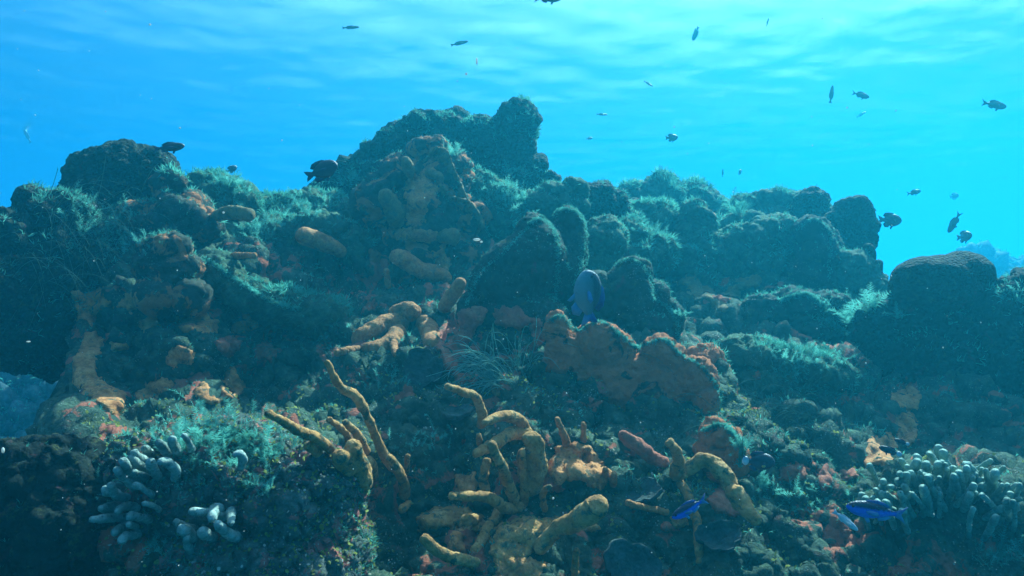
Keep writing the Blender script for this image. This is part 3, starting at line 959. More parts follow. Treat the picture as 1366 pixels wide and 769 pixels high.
crust(E, 'red sponge swatch between the slab sponge and the upright fingers', [(728, 628), (745, 630), (752, 652), (736, 660), (722, 650)], M_red)
crust(E, 'orange sponge square behind the crossing fingers of the coiled sponge', [(610, 634), (634, 632), (642, 650), (622, 660), (608, 654)], M_crust)
crust(E, 'red orange sponge patch highest on the dark wall left of the finger coral hedge', [(1188, 524), (1214, 517), (1227, 530), (1222, 548), (1200, 546)], M_crust)
crust(E, 'orange sponge patch in the middle of the dark wall above the two tone damselfish', [(1195, 558), (1222, 552), (1226, 578), (1212, 596), (1198, 586)], M_crust)
crust(E, 'large orange sponge patch left of the two tone damselfish', [(1152, 600), (1165, 585), (1188, 576), (1196, 600), (1182, 618), (1154, 624)], M_crust)
crust(E, 'red sponge patch right of the dark fish with the yellow belly', [(1040, 622), (1060, 612), (1078, 626), (1062, 644), (1040, 640)], M_red, ragged=7)
crust(E, 'red sponge patch halfway between the yellow bellied fish and the finger coral hedge', [(1086, 634), (1102, 620), (1112, 640), (1098, 654)], M_red, ragged=7)
crust(E, 'red sponge speckle above the rightmost blue fish', [(1122, 628), (1140, 624), (1146, 636), (1128, 640)], M_red, ragged=4)
crust(E, 'tiny red sponge dab below the long turf ledge', [(1000, 500), (1012, 496), (1018, 506), (1006, 510)], M_red, ragged=3)
crust(E, 'faded orange sponge smear on the rock right of the smooth rounded coral', [(900, 372), (925, 368), (960, 400), (975, 412), (966, 418), (930, 398)], M_olive)
crust(E, 'faded orange sponge blotch under the pointed pillar', [(965, 395), (988, 372), (1010, 366), (1020, 378), (990, 392), (978, 412)], M_olive)
crust(E, 'red sponge crust beneath the tapering orange sponge', [(940, 665), (965, 645), (985, 662), (1000, 685), (975, 690), (950, 682)], M_red)
crust(E, 'small orange sponge patch beside the bluish plate at the lower right of center', [(895, 690), (915, 682), (920, 700), (900, 706)], M_crust, ragged=3)
crust(E, 'orange crust on the pillar between its two olive cones', [(545, 240), (575, 225), (590, 235), (575, 268), (565, 300), (545, 300), (540, 270)], M_crust, ragged=6)
crust(E, 'orange crust low on the pillar above the zigzag sponge', [(530, 300), (565, 306), (592, 310), (588, 322), (545, 322), (528, 318)], M_crust)
crust(E, 'orange crust on the pillar right of the zigzag sponge', [(575, 335), (592, 328), (602, 345), (595, 362), (578, 352)], M_crust)
crust(E, 'broad orange sponge patch on the cliff below and right of the stacked lumps', [(238, 424), (262, 416), (286, 424), (290, 440), (262, 446), (240, 440)], M_crust, ragged=7)
crust(E, 'orange sponge blotch on the cliff halfway between red brown disc and slanting streak', [(222, 470), (244, 460), (262, 470), (256, 488), (232, 490)], M_crust, ragged=7)
crust(E, 'small orange sponge patch right of the square patch on the left cliff', [(158, 398), (178, 392), (186, 404), (170, 414), (156, 410)], M_crust, ragged=6)
crust(E, 'small red sponge patch on the cliff just right of the red brown disc', [(338, 466), (356, 456), (372, 466), (362, 482), (342, 480)], M_red, ragged=6)
crust(E, 'orange sponge splash under the turf covered ledge at left', [(310, 428), (334, 422), (346, 434), (330, 444), (312, 442)], M_crust, ragged=7)


# ------------------------------------------------------------------ finger and rope sponges
def limb(pts, protrude=0.12, amp=0.17, freq=24, flat=1.0, base_d=None, seed=0.0, sides=18, seg=60, sink=0.35, slim=0.78):
    """pts: (px, py, radius px) from the BASE to the TIP; the tip stands out towards the viewer."""
    pts = np.array(pts, float)
    d0 = base_d if base_d else dep(pts[0, 0], pts[0, 1])
    s = np.concatenate([[0], np.cumsum(np.hypot(*np.diff(pts[:, :2], axis=0).T))]); s /= s[-1]
    P, R = [], []
    for (x, y, r), t in zip(pts, s):
        r = r * slim
        rm = r * d0 / F
        d = d0 + rm * sink - protrude * t
        dh = hit(x, y)[2]
        if dh and t > 0.05: d = min(d, dh - rm * 0.35)
        P.append(V(x, y, d)); R.append(r * d / F)
    P = np.array(P)
    if len(P) > 3:
        dd = (P - CAM) @ CF
        sm = np.convolve(np.pad(dd, 1, mode='edge'), (0.25, 0.5, 0.25), 'valid')
        P = CAM + (P - CAM) * (np.minimum(sm, dd + 0.02) / dd)[:, None]
    return tube(P, R, sides, seg, amp, freq, pts[0, 0] * 0.7 + seed, flat)


def body(limbs, kw=None, voxel=0.004):
    parts = [(v, q, 0) for v, q in limbs]
    v, q = remesh(parts, voxel, 4)
    v = rough(v, q, 0.0035, 40, 3.0, 3)
    v = rough(v, q, 0.0012, 130, 1.0, 2)
    return v, q


def weather(v, q):
    v = rough(v, q, 0.0028, 45, 1.0, 3)
    n = vert_normals(v, q)
    return v + n * (-0.004 * np.clip(0.33 - worley(v * 55.0), 0, 1) / 0.33)[:, None] + n * (0.0012 * fbm(v * 150, 2))[:, None]


def sponge(name, label, branches, mat, trunk=None, cat='sponge', group=None, trunk_name='base'):
    """A branching sponge: a base body and every finger as its own part."""
    made = [(b if isinstance(b, dict) else dict(pts=b)) for b in branches]
    x, y = made[0]['pts'][0][:2]
    loc = V(x, y, dep(x, y))
    if trunk is None and len(made) == 1:
        v, q = limb(**{k: w for k, w in made[0].items() if k != 'mat'})
        v = weather(v, q)
        return link(name, [(v, q, 0)], [made[0].get('mat', mat)], label=label, cat=cat, group=group)
    e = empty(name, loc, label, cat, group)
    if trunk:
        v, q = body([limb(**t) for t in trunk])
        link(trunk_name, [(v, q, 0)], [mat], parent=e)
    for b in made:
        v, q = limb(**{k: w for k, w in b.items() if k != 'mat'})
        v = weather(v, q)
        link('branch', [(v, q, 0)], [b.get('mat', mat)], parent=e)
    return e


FS = 'finger_sponge'
sponge(FS, 'tallest bent finger sponge leaning left with a pale tip', [dict(pts=[(528, 628, 9), (512, 606, 9), (500, 580, 7.5), (490, 556, 8), (476, 530, 8.5), (456, 518, 7), (444, 500, 6), (435, 480, 5.5)], protrude=0.35)], M_tan)
sponge(FS, 'clustered finger sponge with a stout fluted base and one long arm to the left',
       [dict(pts=[(446, 604, 10), (424, 586, 9.5), (395, 572, 8.5), (354, 550, 7)], protrude=0.25), dict(pts=[(470, 596, 7), (458, 574, 6), (437, 559, 5)], protrude=.14),
        dict(pts=[(490, 606, 8), (478, 582, 7), (458, 562, 5.5)], protrude=.12), dict(pts=[(426, 604, 9), (410, 594, 9)], protrude=.06)],
       M_tan, trunk=[dict(pts=[(488, 650, 18), (478, 620, 18), (468, 590, 13)], protrude=.10, amp=.2), dict(pts=[(470, 628, 16), (450, 606, 14)], protrude=.08, amp=.2), dict(pts=[(497, 640, 12), (492, 612, 10)], protrude=.08)])
sponge(FS, 'short stout finger sponge standing at the foot of the tallest one', [dict(pts=[(541, 664, 11), (536, 638, 9), (519, 608, 7.5)], protrude=0.14)], M_tan)
sponge(FS, 'thin stubby finger sponge right beside the short stout finger', [dict(pts=[(542, 632, 6), (544, 606, 4.5)], protrude=0.05)], M_tan)
sponge(FS, 'pale tipped stub of sponge below the short stout finger', [dict(pts=[(546, 672, 6), (535, 681, 7)], protrude=0.08)], M_tan)
sponge(FS, 'bent finger sponge pointing left above the coiled sponge', [dict(pts=[(641, 572, 7), (643, 552, 8), (634, 530, 8), (615, 522, 7), (593, 515, 5.5)], protrude=0.22)], M_tan)
sponge('coiled_sponge', 'large tangle of looping finger sponges at the bottom center',
       [dict(pts=[(700, 580, 12), (690, 560, 11), (668, 555, 9), (643, 566, 7)], protrude=.22, amp=.18),
        dict(pts=[(706, 578, 14), (684, 578, 12), (660, 592, 10), (632, 607, 8)], protrude=.26),
        dict(pts=[(688, 672, 10), (680, 650, 9.5), (668, 620, 9), (654, 590, 7.5)], protrude=.20),
        dict(pts=[(700, 676, 9), (676, 678, 10), (650, 664, 9), (598, 662, 7)], protrude=.24),
        dict(pts=[(668, 676, 9), (662, 690, 10), (648, 712, 10), (632, 742, 9)], protrude=.20),
        dict(pts=[(640, 752, 8), (612, 746, 10), (588, 738, 10), (562, 716, 9)], protrude=.14),
        dict(pts=[(640, 694, 9), (620, 694, 10)], protrude=.12),
        dict(pts=[(700, 676, 8), (698, 640, 6), (697, 600, 5.5)], protrude=.05),
        dict(pts=[(650, 660, 9), (645, 640, 8), (650, 610, 7)], protrude=.0),
        dict(pts=[(640, 592, 6), (638, 580, 4.5)], protrude=.05)],
       M_tan, trunk=[dict(pts=[(704, 660, 14), (716, 630, 18), (714, 595, 17), (700, 578, 12)], protrude=.08, amp=.2), dict(pts=[(700, 640, 12), (700, 600, 14)], protrude=.06, amp=.2)])
sponge(FS, 'small crooked finger sponge with a white tip right of the tangle', [dict(pts=[(728, 682, 7), (724, 666, 6), (726, 654, 6), (736, 650, 4.5)], protrude=.08)], M_tan)
sponge(FS, 'left one of two short upright sponge fingers on the orange heap', [dict(pts=[(757, 597, 7), (751, 578, 6), (742, 557, 4.5)], protrude=.08)], M_orange)
sponge(FS, 'right one of two short upright sponge fingers on the orange heap', [dict(pts=[(779, 590, 6), (778, 563, 4)], protrude=.05)], M_orange)
sponge(FS, 'twin rounded sponge knobs at the right end of the orange heap', [dict(pts=[(806, 644, 6), (808, 624, 5)], protrude=.05), dict(pts=[(818, 648, 6), (819, 630, 5)], protrude=.05)], M_orange)
sponge('lobed_sponge', 'smooth bulging tan sponge lobe at the bottom right of center', [dict(pts=[(716, 738, 14), (740, 708, 14), (772, 694, 18), (795, 676, 21), (800, 664, 21)], protrude=.10, amp=.12), ], M_tan)
sponge(FS, 'upright sponge stub at the very bottom below the bulging lobe', [dict(pts=[(768, 775, 8), (767, 755, 7), (770, 732, 5)], protrude=.08)], M_tan)
sponge('tapering_sponge', 'broad fluted orange sponge tapering to a long finger down to the right',
       [dict(pts=[(972, 648, 13), (988, 668, 12), (1000, 685, 10), (1014, 699, 7.5)], protrude=.10, slim=1.0, base_d=1.98)], M_tan,
       trunk=[dict(pts=[(917, 634, 7), (925, 620, 10), (942, 614, 10.5), (962, 628, 12), (979, 656, 11.5)], protrude=.02, amp=.2, slim=1.0, base_d=2.0)])
sponge(FS, 'curled knob topped sponge left of the tapering sponge', [dict(pts=[(902, 640, 13), (905, 620, 12), (902, 602, 9), (891, 588, 7)], protrude=.12)], M_tan)
sponge(FS, 'upright sponge stalk behind the lower left blue fish', [dict(pts=[(906, 640, 8), (918, 662, 8.5), (928, 690, 8), (932, 720, 8), (934, 755, 7)], protrude=.0, sink=.1)], M_tan)
sponge(FS, 'thin sponge finger lying flat left of the lower blue fish', [dict(pts=[(892, 684, 7), (865, 678, 6), (835, 671, 5)], protrude=.05)], M_orange)
sponge('sausage_sponge', 'red sausage shaped sponge lying below the big red mass', [dict(pts=[(892, 618, 8), (872, 612, 11), (848, 592, 13), (826, 578, 9)], protrude=.06, amp=.16)], M_red)
sponge('ball_sponge', 'small red sponge ball left of the lower blue fish', [dict(pts=[(891, 703, 8), (885, 704, 8)], protrude=.03)], M_red)
sponge('arch_sponge', 'arched orange sponge with drooping arms left of center',
       [dict(pts=[(545, 430, 14), (520, 432, 13), (490, 446, 12), (470, 458, 8)], protrude=.06, amp=.16, slim=1.05),
        dict(pts=[(560, 425, 16), (572, 440, 13), (576, 462, 10)], protrude=.05, amp=.16, slim=1.05),
        dict(pts=[(534, 440, 11), (522, 455, 11), (500, 466, 10), (480, 465, 8)], protrude=.10, amp=.16, slim=1.05),
        dict(pts=[(524, 455, 8), (528, 474, 5)], protrude=.06),
        dict(pts=[(480, 466, 7), (462, 468, 6.5), (446, 473, 6)], protrude=.10)],
       M_orange, trunk=[dict(pts=[(518, 426, 11), (540, 416, 12), (560, 420, 13)], protrude=.02, amp=.16, slim=1.05)])
sponge('slab_sponge', 'long orange slab sponge slanting down below the left ridge', [dict(pts=[(462, 340, 7), (440, 328, 11), (415, 318, 13), (394, 312, 10)], protrude=.15, amp=.08, slim=1.0)], M_orange)
sponge('slab_sponge', 'flattened orange tipped tube on the ridge above the small orange finger', [dict(pts=[(285, 288, 10), (312, 284, 12), (338, 288, 12)], protrude=.10)], M_olive)
sponge(FS, 'small orange finger lying below the flattened tube on the left ridge', [dict(pts=[(308, 342, 5), (325, 341, 5.5), (342, 341, 5)], protrude=.08)], M_orange)
sponge('zigzag_sponge', 'zigzag orange sponge plate low on the pillar', [dict(pts=[(602, 376, 8), (582, 366, 11), (560, 360, 11), (540, 348, 12), (520, 338, 11)], protrude=.10, amp=.14, slim=1.0)], M_orange)
sponge(FS, 'short upright orange finger below the zigzag plate', [dict(pts=[(518, 386, 5), (515, 358, 5)], protrude=.03)], M_orange)
sponge('slab_sponge', 'orange slab leaning against the left foot of the fluted coral', [dict(pts=[(588, 416, 11), (602, 396, 13), (618, 372, 10)], protrude=.06, amp=.14)], M_orange)
sponge('cone_sponge', 'fat olive cone sponge lowest on the left flank of the pillar', [dict(pts=[(532, 304, 14), (526, 282, 18), (510, 254, 9)], protrude=.14)], M_olive)
sponge('cone_sponge', 'blunt olive finger sponge near the top left of the pillar', [dict(pts=[(548, 236, 8), (544, 222, 10), (540, 212, 9)], protrude=.14)], M_olive)
sponge('cone_sponge', 'short olive sponge stub pointing right below the curled rim', [dict(pts=[(570, 232, 9), (582, 234, 9), (590, 240, 7)], protrude=.10)], M_olive)
sponge('vase_sponge', 'olive barrel sponge with an orange rim facing right low on the pillar', [dict(pts=[(585, 316, 13), (600, 316, 14), (612, 315, 15)], protrude=.10)], M_olive)


def ribbon(name, label, pts, width_px, mat, cat='sponge', drop=1.0, off=0.05):
    """A thick curled plate whose upper edge follows pts."""
    up, lo = [], []
    pts = np.array(pts, float)
    c = catmull(np.hstack([pts, np.zeros((len(pts), 1))]), 40)[:, :2]
    rows = []
    for k_, (x, y) in enumerate(c):
        d = dep(x + 2, y + 6) - off
        row = []
        for s in np.linspace(0, 1, 9):
            dd = d + 0.10 * s + 0.02 * math.sin(k_ * 0.5) * (1 - s)
            row.append(V(x - width_px * s * drop, y + width_px * s, dd))
        rows.append(row)
    A = np.array(rows)
    th = 0.012
    nrm = np.cross(np.gradient(A, axis=0).reshape(-1, 3), np.gradient(A, axis=1).reshape(-1, 3))
    nrm = _unit(nrm).reshape(A.shape)
    a, b = A.shape[:2]
    v = np.concatenate([(A + nrm * th / 2).reshape(-1, 3), (A - nrm * th / 2).reshape(-1, 3)])
    i, j = np.meshgrid(np.arange(a - 1), np.arange(b - 1), indexing='ij')
    q = np.stack([i * b + j, (i + 1) * b + j, (i + 1) * b + j + 1, i * b + j + 1], -1).reshape(-1, 4)
    q2 = q[:, ::-1] + a * b
    e = []
    for line in ([r * b for r in range(a)], [r * b + b - 1 for r in range(a)], list(range(b)), [(a - 1) * b + c_ for c_ in range(b)]):
        for u, w in zip(line[:-1], line[1:]):
            e.append((u, w, w + a * b, u + a * b))
    q = np.concatenate([q, q2, np.array(e)])
    v, q = remesh([(v, q, 0)], 0.006, 3)
    v = rough(v, q, 0.006, 22, 2.0, 3)
    v = rough(v, q, 0.002, 80, 2.0, 2)
    return link(name, [(v, q, 0)], [mat], label=label, cat=cat)


ribbon('plate_sponge', 'curled olive plate sponge with a bright rim at the upper right of the pillar', [(583, 196), (597, 200), (606, 222), (614, 240), (622, 262)], 26, M_olive)
ribbon('plate_sponge', 'small cupped plate sponge with a pale yellow rim below the curled plate', [(592, 246), (598, 258), (610, 264), (622, 266)], 16, M_olive)
ribbon('plate_sponge', 'hanging plate sponge with a bright frilled edge right of the pillar', [(622, 262), (634, 276), (642, 288), (646, 304)], 22, M_olive)


# ------------------------------------------------------------------ pale polyp fringes along coral rims, added to imitate bright rim light
def rim(parent, line, dref, count=700, length=0.008, spread=2.0, mat=None, seed=1, drift=0.0):
    rng = np.random.default_rng(seed + int(line[0][0]))
    c = catmull(np.hstack([np.array(line, float), np.zeros((len(line), 1))]), 200)[:, :2]
    P, N = [], []
    for _ in range(count):
        b = c[rng.integers(0, 200)]
        for k_ in range(5):                     # step inwards from the outline until the coral is met
            x, y = b[0] + rng.normal(0, spread), b[1] + abs(rng.normal(0, spread)) + drift + k_ * 2.0
            loc, n, d = hit(x, y)
            if loc is not None and abs(d - dref) < 0.45:
                P.append(loc); N.append(n)
                break
    P, N = np.array(P), np.array(N)
    N = _unit(N + 0.6 * np.array(to_sun))
    return link('rim_light_fringe', [(*fuzz(P, N, length, 0.12, rng=rng, per=5), 0)], [mat or M_plume], parent=parent)


rim(FLUTED, [(622, 405), (640, 366), (672, 335), (700, 306), (716, 291), (735, 300), (744, 325), (743, 365), (740, 400)], 3.15, 1500)
rim(FLUTED, [(722, 284), (745, 277), (770, 282), (781, 300), (778, 335), (766, 380)], 3.3, 1000, seed=2)
rim(SMOOTHC, [(812, 356), (842, 345), (866, 366), (872, 396), (890, 408), (902, 425), (905, 450)], 3.2, 1000)
rim(REDMASS, [(735, 426), (750, 421), (770, 440), (800, 428), (830, 448), (850, 462), (885, 452), (905, 470), (935, 488), (958, 520), (962, 550)], 2.65, 1500, length=.009)
rim(COLUMN, [(1064, 305), (1085, 292), (1105, 305), (1108, 330), (1106, 370)], 4.0, 700)
rim(FANROCK, [(1040, 400), (1075, 392), (1100, 410), (1108, 430), (1130, 445)], 3.6, 1000, length=.018)
rim(LEDGEL, [(275, 345), (300, 362), (335, 385), (365, 402), (400, 412)], 3.15, 900, length=.014)
rim(LUMPS, [(938, 575), (960, 566), (978, 578), (990, 600), (985, 620)], 2.3, 600, length=.012)


# ------------------------------------------------------------------ plate, cup and brain-like small corals on the lower slope
def dish(name, label, px, py, rpx, mat, tilt=0.5, depth_k=0.25, ring=0.0, cat='coral', squash=1.0, sinkm=0.0, faces=(0, -0.6, 0.8)):
    loc, n, d = hit(px, py)
    R = rpx * d / F
    ax = _unit((n * tilt + np.array(faces) * (1 - tilt))[None])[0]
    a = _unit(np.cross(ax, CF)[None])[0]
    b = np.cross(ax, a)
    nr_, na = 26, 56
    top, bot = [], []
    for r in np.linspace(0.02, 1, nr_):
        for t in np.arange(na) * 2 * math.pi / na:
            wob = 1 + 0.09 * math.sin(3 * t + px) + 0.05 * math.sin(7 * t + py) + 0.03 * math.sin(13 * t)
            h = depth_k * R * (r ** 2) + ring * R * math.sin(r * 30 + 0.7 * math.sin(2 * t))
            p = loc + ax * (h + 0.012 - sinkm) + (a * math.cos(t) + b * math.sin(t) * squash) * r * R * wob
            top.append(p)
            bot.append(p - ax * (0.014 + 0.25 * R * (1 - r)))
    v = np.array(top + bot)
    i, j = np.meshgrid(np.arange(nr_ - 1), np.arange(na), indexing='ij')
    q = np.stack([i * na + j, (i + 1) * na + j, (i + 1) * na + (j + 1) % na, i * na + (j + 1) % na], -1).reshape(-1, 4)
    N0 = nr_ * na
    rim = np.array([((nr_ - 1) * na + j_, (nr_ - 1) * na + j_ + N0, (nr_ - 1) * na + (j_ + 1) % na + N0, (nr_ - 1) * na + (j_ + 1) % na) for j_ in range(na)])
    cap = np.array([(0, 0 + N0, 1 + N0, 1)])
    q = np.concatenate([q, q[:, ::-1] + N0, rim])
    v = rough(v, q, 0.003, 40, 1.0, 3)
    return link(name, [(v, q, 0)], [mat], label=label, cat=cat)


dish('plate_coral', 'round pale plate coral with fine rings at the bottom edge', 838, 760, 40, M_pale, ring=0.012, squash=0.9)
dish('cup_coral', 'dark cup coral with a pale front lip under the upright stalk', 958, 724, 30, M_pale, depth_k=0.5, squash=0.7)
dish('plate_coral', 'bluish flat plate coral between the tan lobe and the lower blue fish', 862, 662, 24, M_pale, squash=0.9)
dish('plate_coral', 'grey plate coral half buried left of the bent finger sponge', 612, 556, 20, M_pale, squash=0.6)
dish('plate_sponge', 'crumpled pale blue plate sponge under the orange arch', 564, 492, 26, M_pale, squash=1.0, tilt=0.2, faces=(0.1, -0.95, 0.2), depth_k=0.15)
dish('cup_sponge', 'small eye like cup sponge beneath the thread tuft', 664, 522, 8, M_olive, depth_k=0.5, tilt=.2, faces=(0, -0.9, 0.4))


# ------------------------------------------------------------------ finger corals
def colony(name, label, spots, mat, depth_of, base_label=None, cat='coral'):
    x0, y0 = np.mean([s[0] for s in spots]), np.max([s[1] for s in spots])
    e = empty(name, V(x0, y0, dep(x0, y0)), label, cat)
    for s in spots:
        pts, kw = s[2], s[3]
        v, q = limb(pts, **kw)
        v = rough(v, q, 0.0018, 60, 1.0, 2)
        link('branch', [(v, q, 0)], [mat], parent=e)
    return e


FR = np.random.default_rng(8)


def fat(*pts, protrude=.08):
    pts = [(x + FR.normal(0, 1.5), y + FR.normal(0, 1.5), r * FR.uniform(.65, 1.15)) for x, y, r in pts]
    return (pts[0][0], pts[0][1], pts, dict(protrude=protrude, amp=.17, freq=34, sides=14, seg=30))


colony('finger_coral', 'fat grey finger coral with pale stubby tips along the left side of the mound',
       [fat((190, 640, 9), (172, 628, 9), (164, 612, 9)), fat((196, 628, 9), (182, 618, 9), (172, 610, 8)), fat((185, 650, 9), (165, 640, 9), (154, 626, 8)),
        fat((206, 612, 9), (196, 603, 9), (190, 598, 8)), fat((198, 622, 8), (186, 609, 8), (180, 604, 7)),
        fat((232, 640, 9), (236, 628, 9), (222, 618, 8), (208, 617, 7), protrude=.12),
        fat((170, 690, 11), (150, 692, 10), (120, 691, 8), protrude=.12), fat((165, 672, 9), (145, 676, 9), (132, 676, 7)), fat((162, 660, 9), (146, 658, 9), (138, 654, 8)), fat((170, 664, 9), (156, 660, 9), (147, 648, 8)),
        fat((185, 680, 9), (168, 676, 9), (155, 682, 8)), fat((215, 640, 8), (204, 628, 8), (200, 616, 7)), fat((225, 606, 8), (214, 596, 8), (208, 588, 7)), fat((205, 660, 8), (190, 652, 8), (178, 648, 7)),
        fat((240, 604, 8), (232, 592, 8), (228, 584, 7)), fat((200, 694, 8), (186, 690, 8), (172, 688, 7)), fat((198, 640, 7), (188, 634, 7), (178, 630, 6)), fat((216, 680, 7), (204, 672, 7), (192, 668, 6)), fat((256, 600, 7), (250, 588, 7), (244, 580, 6)), fat((175, 700, 8), (160, 706, 8), (152, 712, 8)), fat((186, 714, 9), (168, 716, 9), (160, 722, 8)), fat((180, 702, 7), (172, 700, 7))],
       M_finger2, None)
colony('finger_coral', 'cluster of smooth grey finger corals lying at the center of the mound',
       [fat((302, 688, 9), (282, 683, 9), (255, 684, 7), protrude=.10), fat((300, 678, 9), (288, 680, 9), (282, 694, 8), protrude=.10), fat((306, 680, 8), (312, 690, 8), (308, 697, 7), protrude=.09),
        fat((322, 718, 9), (304, 712, 10), (292, 700, 9), protrude=.12), fat((286, 720, 10), (276, 712, 10), (268, 708, 10), protrude=.11), fat((262, 718, 9), (250, 710, 9), (242, 706, 8), protrude=.10),
        fat((262, 706, 8), (246, 700, 8), (234, 696, 8), protrude=.08), fat((256, 738, 8), (250, 726, 8), (248, 718, 7))],
       M_finger2, None)
colony('finger_coral', 'single bent pale finger coral at the right side of the feathery mound', [fat((322, 626, 7), (324, 612, 7), (318, 604, 7), (310, 606, 6), protrude=.05)], M_finger2, None)

rg = np.random.default_rng(21)
fs = []
cl = [(1165, 660, 12), (1185, 650, 10), (1200, 632, 11), (1222, 622, 12), (1240, 618, 12), (1252, 608, 13), (1275, 620, 12), (1300, 622, 11), (1330, 625, 11), (1350, 648, 11), (1345, 668, 10), (1310, 645, 10), (1232, 645, 13), (1265, 640, 12), (1205, 655, 11), (1185, 675, 9), (1290, 650, 9), (1362, 662, 9)]
for (x, y, r) in cl:
    for k_ in range(6):
        tx, ty = x + rg.normal(0, 14), y + rg.normal(0, 9)
        ang = rg.normal(0.0, 0.45) + (tx - 1255) / 180.0
        ln = rg.uniform(24, 44)
        bx, by = tx - math.sin(ang) * ln, ty + math.cos(ang) * ln
        rr = rg.uniform(3.4, 6.6)
        fs.append((bx, by, [(bx, by, rr * 0.9), ((bx + tx) / 2 + rg.normal(0, 2), (by + ty) / 2, rr), (tx, ty, rr * 1.05)], dict(protrude=rg.uniform(.05, .14), amp=.17, freq=38, sides=12, seg=22)))
colony('finger_coral_hedge', 'dense hedge of pale blunt finger coral at lower right', fs[:100], M_finger, None)


# ------------------------------------------------------------------ feathery hydroids, bushes and threads
def plume_geo(base, d, L, npin, rng, pin=0.3, droop=0.15):
    d = d / np.linalg.norm(d)
    side = np.cross(d, rng.normal(size=3)); side /= np.linalg.norm(side)
    t = np.linspace(0, 1, npin)[:, None]
    bend = rng.normal(size=3) * 0.25 * L
    stem = base + d * L * t + bend * t ** 2 - np.array((0, 0, droop * L)) * t ** 2
    tang = _unit(np.gradient(stem, axis=0))
    V_, T_ = [], []
    w = 0.018 * L
    st = np.concatenate([stem - side * w * (1.1 - t), stem + side * w * (1.1 - t)])
    k = npin
    f = [(a, a + 1, k + a + 1) for a in range(k - 1)] + [(a, k + a + 1, k + a) for a in range(k - 1)]
    vs, fs_, off = [st], [np.array(f)], 2 * k
    for sgn in (-1, 1):
        pl = pin * L * np.sin(np.clip(t * 0.9 + 0.12, 0, 1) * math.pi) ** 0.7
        tipp = stem + _unit(side * sgn + tang * 0.7 + 0.25 * rng.normal(size=stem.shape)) * pl
        wv = tang * 0.022 * L
        vv = np.stack([stem - wv, stem + wv, tipp], 1).reshape(-1, 3)
        vs.append(vv); fs_.append(np.arange(3 * k).reshape(-1, 3) + off); off += 3 * k
    return np.concatenate(vs), np.concatenate(fs_)


def bush(name, label, px, py, spread_px, height_px, count, mat=None, cat='hydroid', seed=1, up=(0, 0, 1), pin=0.3, fan=0.8, npin=14):
    rng = np.random.default_rng(seed + int(px))
    mat = mat or M_plume
    parts = []
    for _ in range(count):
        x, y = px + rng.normal(0, spread_px * 0.5), py + rng.normal(0, spread_px * 0.28)
        loc, n, d = hit(x, y)
        if loc is None: continue
        dirv = np.array(up) + 0.35 * n + fan * rng.normal(size=3) * 0.6
        parts.append(plume_geo(loc - 0.005 * n, dirv, height_px * d / F * rng.uniform(.55, 1.2), npin, rng, pin))
    v, f = merge(parts)
    return link(name, [(v, f, 0)], [mat], label=label, cat=cat, smooth=False)


B = 'feathery_hydroid'
bush(B, 'dense feathery hydroid crown on top of the lower left mound', 275, 592, 66, 28, 230)
bush(B, 'feathery hydroid tuft at the right shoulder of the lower left mound', 345, 600, 44, 26, 110)
bush(B, 'sparse feather plumes at the left shoulder of the lower left mound', 222, 592, 26, 24, 22)
bush(B, 'feathery hydroid below the bent pale finger coral', 340, 650, 40, 20, 60, seed=4)
bush(B, 'soft feathery tuft at the bottom left under the grey fingers', 215, 735, 50, 22, 60, seed=5)
bush(B, 'dark branching sprig rising from the ridge beside the left dark fish', 462, 250, 9, 40, 9, mat=M_fuzz, pin=.35, seed=2)
bush('algae_bush', 'bushy green algae tuft on the ridge below the tiny left fish', 300, 258, 22, 24, 50, mat=M_plume, cat='algae')
bush('algae_bush', 'spiky algae sprig at the ridge right of the hazy round head', 985, 285, 14, 30, 16, mat=M_fuzz, cat='algae')
bush('algae_bush', 'thin spiky sprig on top of the hazy lump', 900, 252, 8, 22, 8, mat=M_fuzz, cat='algae')
bush('algae_bush', 'pale frilly algae clump on the crumbly rock beside the pointed pillar', 868, 305, 22, 16, 40, cat='algae')
bush('algae_bush', 'bright bushy algae draped along the green spur right of the pillar', 672, 268, 34, 20, 110, cat='algae', up=(0.3, 0, 1))
bush('algae_bush', 'tuft of bright algae hanging beside the rim of the curled plate sponge', 603, 206, 12, 18, 22, cat='algae')
bush('algae_bush', 'algae fringe along the left slope below the small knob', 130, 290, 50, 22, 80, cat='algae', mat=M_plume)
bush('algae_bush', 'pale algae tufts on the slope left of the orange lumps', 165, 320, 40, 20, 60, cat='algae', seed=9)
bush('algae_bush', 'bright algae clump on the rock beneath the flattened tube', 345, 312, 26, 22, 50, cat='algae')
bush('algae_bush', 'bright algae tufts along the low crusted rock on the left ridge', 405, 280, 40, 18, 70, cat='algae', seed=5)
bush('sea_plume', 'bright green sea plume standing in the dark hollow left of the brain coral', 1130, 430, 12, 40, 22, cat='soft coral', pin=.4)
bush('sea_plume', 'second paler sea plume higher in the hollow beside the brain coral', 1160, 412, 14, 30, 18, cat='soft coral', pin=.4, seed=3)
bush('sea_plume', 'faint feather plume on the dark pedestal under the brain coral', 1200, 425, 10, 24, 10, cat='soft coral', pin=.4, seed=3)
bush(B, 'pale feather tuft right of the yellow bellied dark fish', 1025, 655, 16, 30, 26)
bush(B, 'wide feathery growth on the lower right slope below the red patches', 1060, 665, 60, 20, 80, seed=6)
bush(B, 'sunlit feathery turf along the top of the long low ledge', 1068, 488, 56, 16, 200, mat=M_plume, seed=6)
bush(B, 'bluish feather tuft at the bottom right corner', 1335, 745, 30, 26, 50, seed=6)
bush(B, 'leafy feather growth at the right end of the red sponge lumps', 985, 600, 16, 22, 26, seed=8)
bush('algae_bush', 'bright frill on the rock between the fluted coral and the smooth coral', 905, 420, 14, 14, 30, cat='algae')
bush('algae_bush', 'bright frills along the curled rock left of the brain coral', 1105, 425, 22, 14, 50, cat='algae')
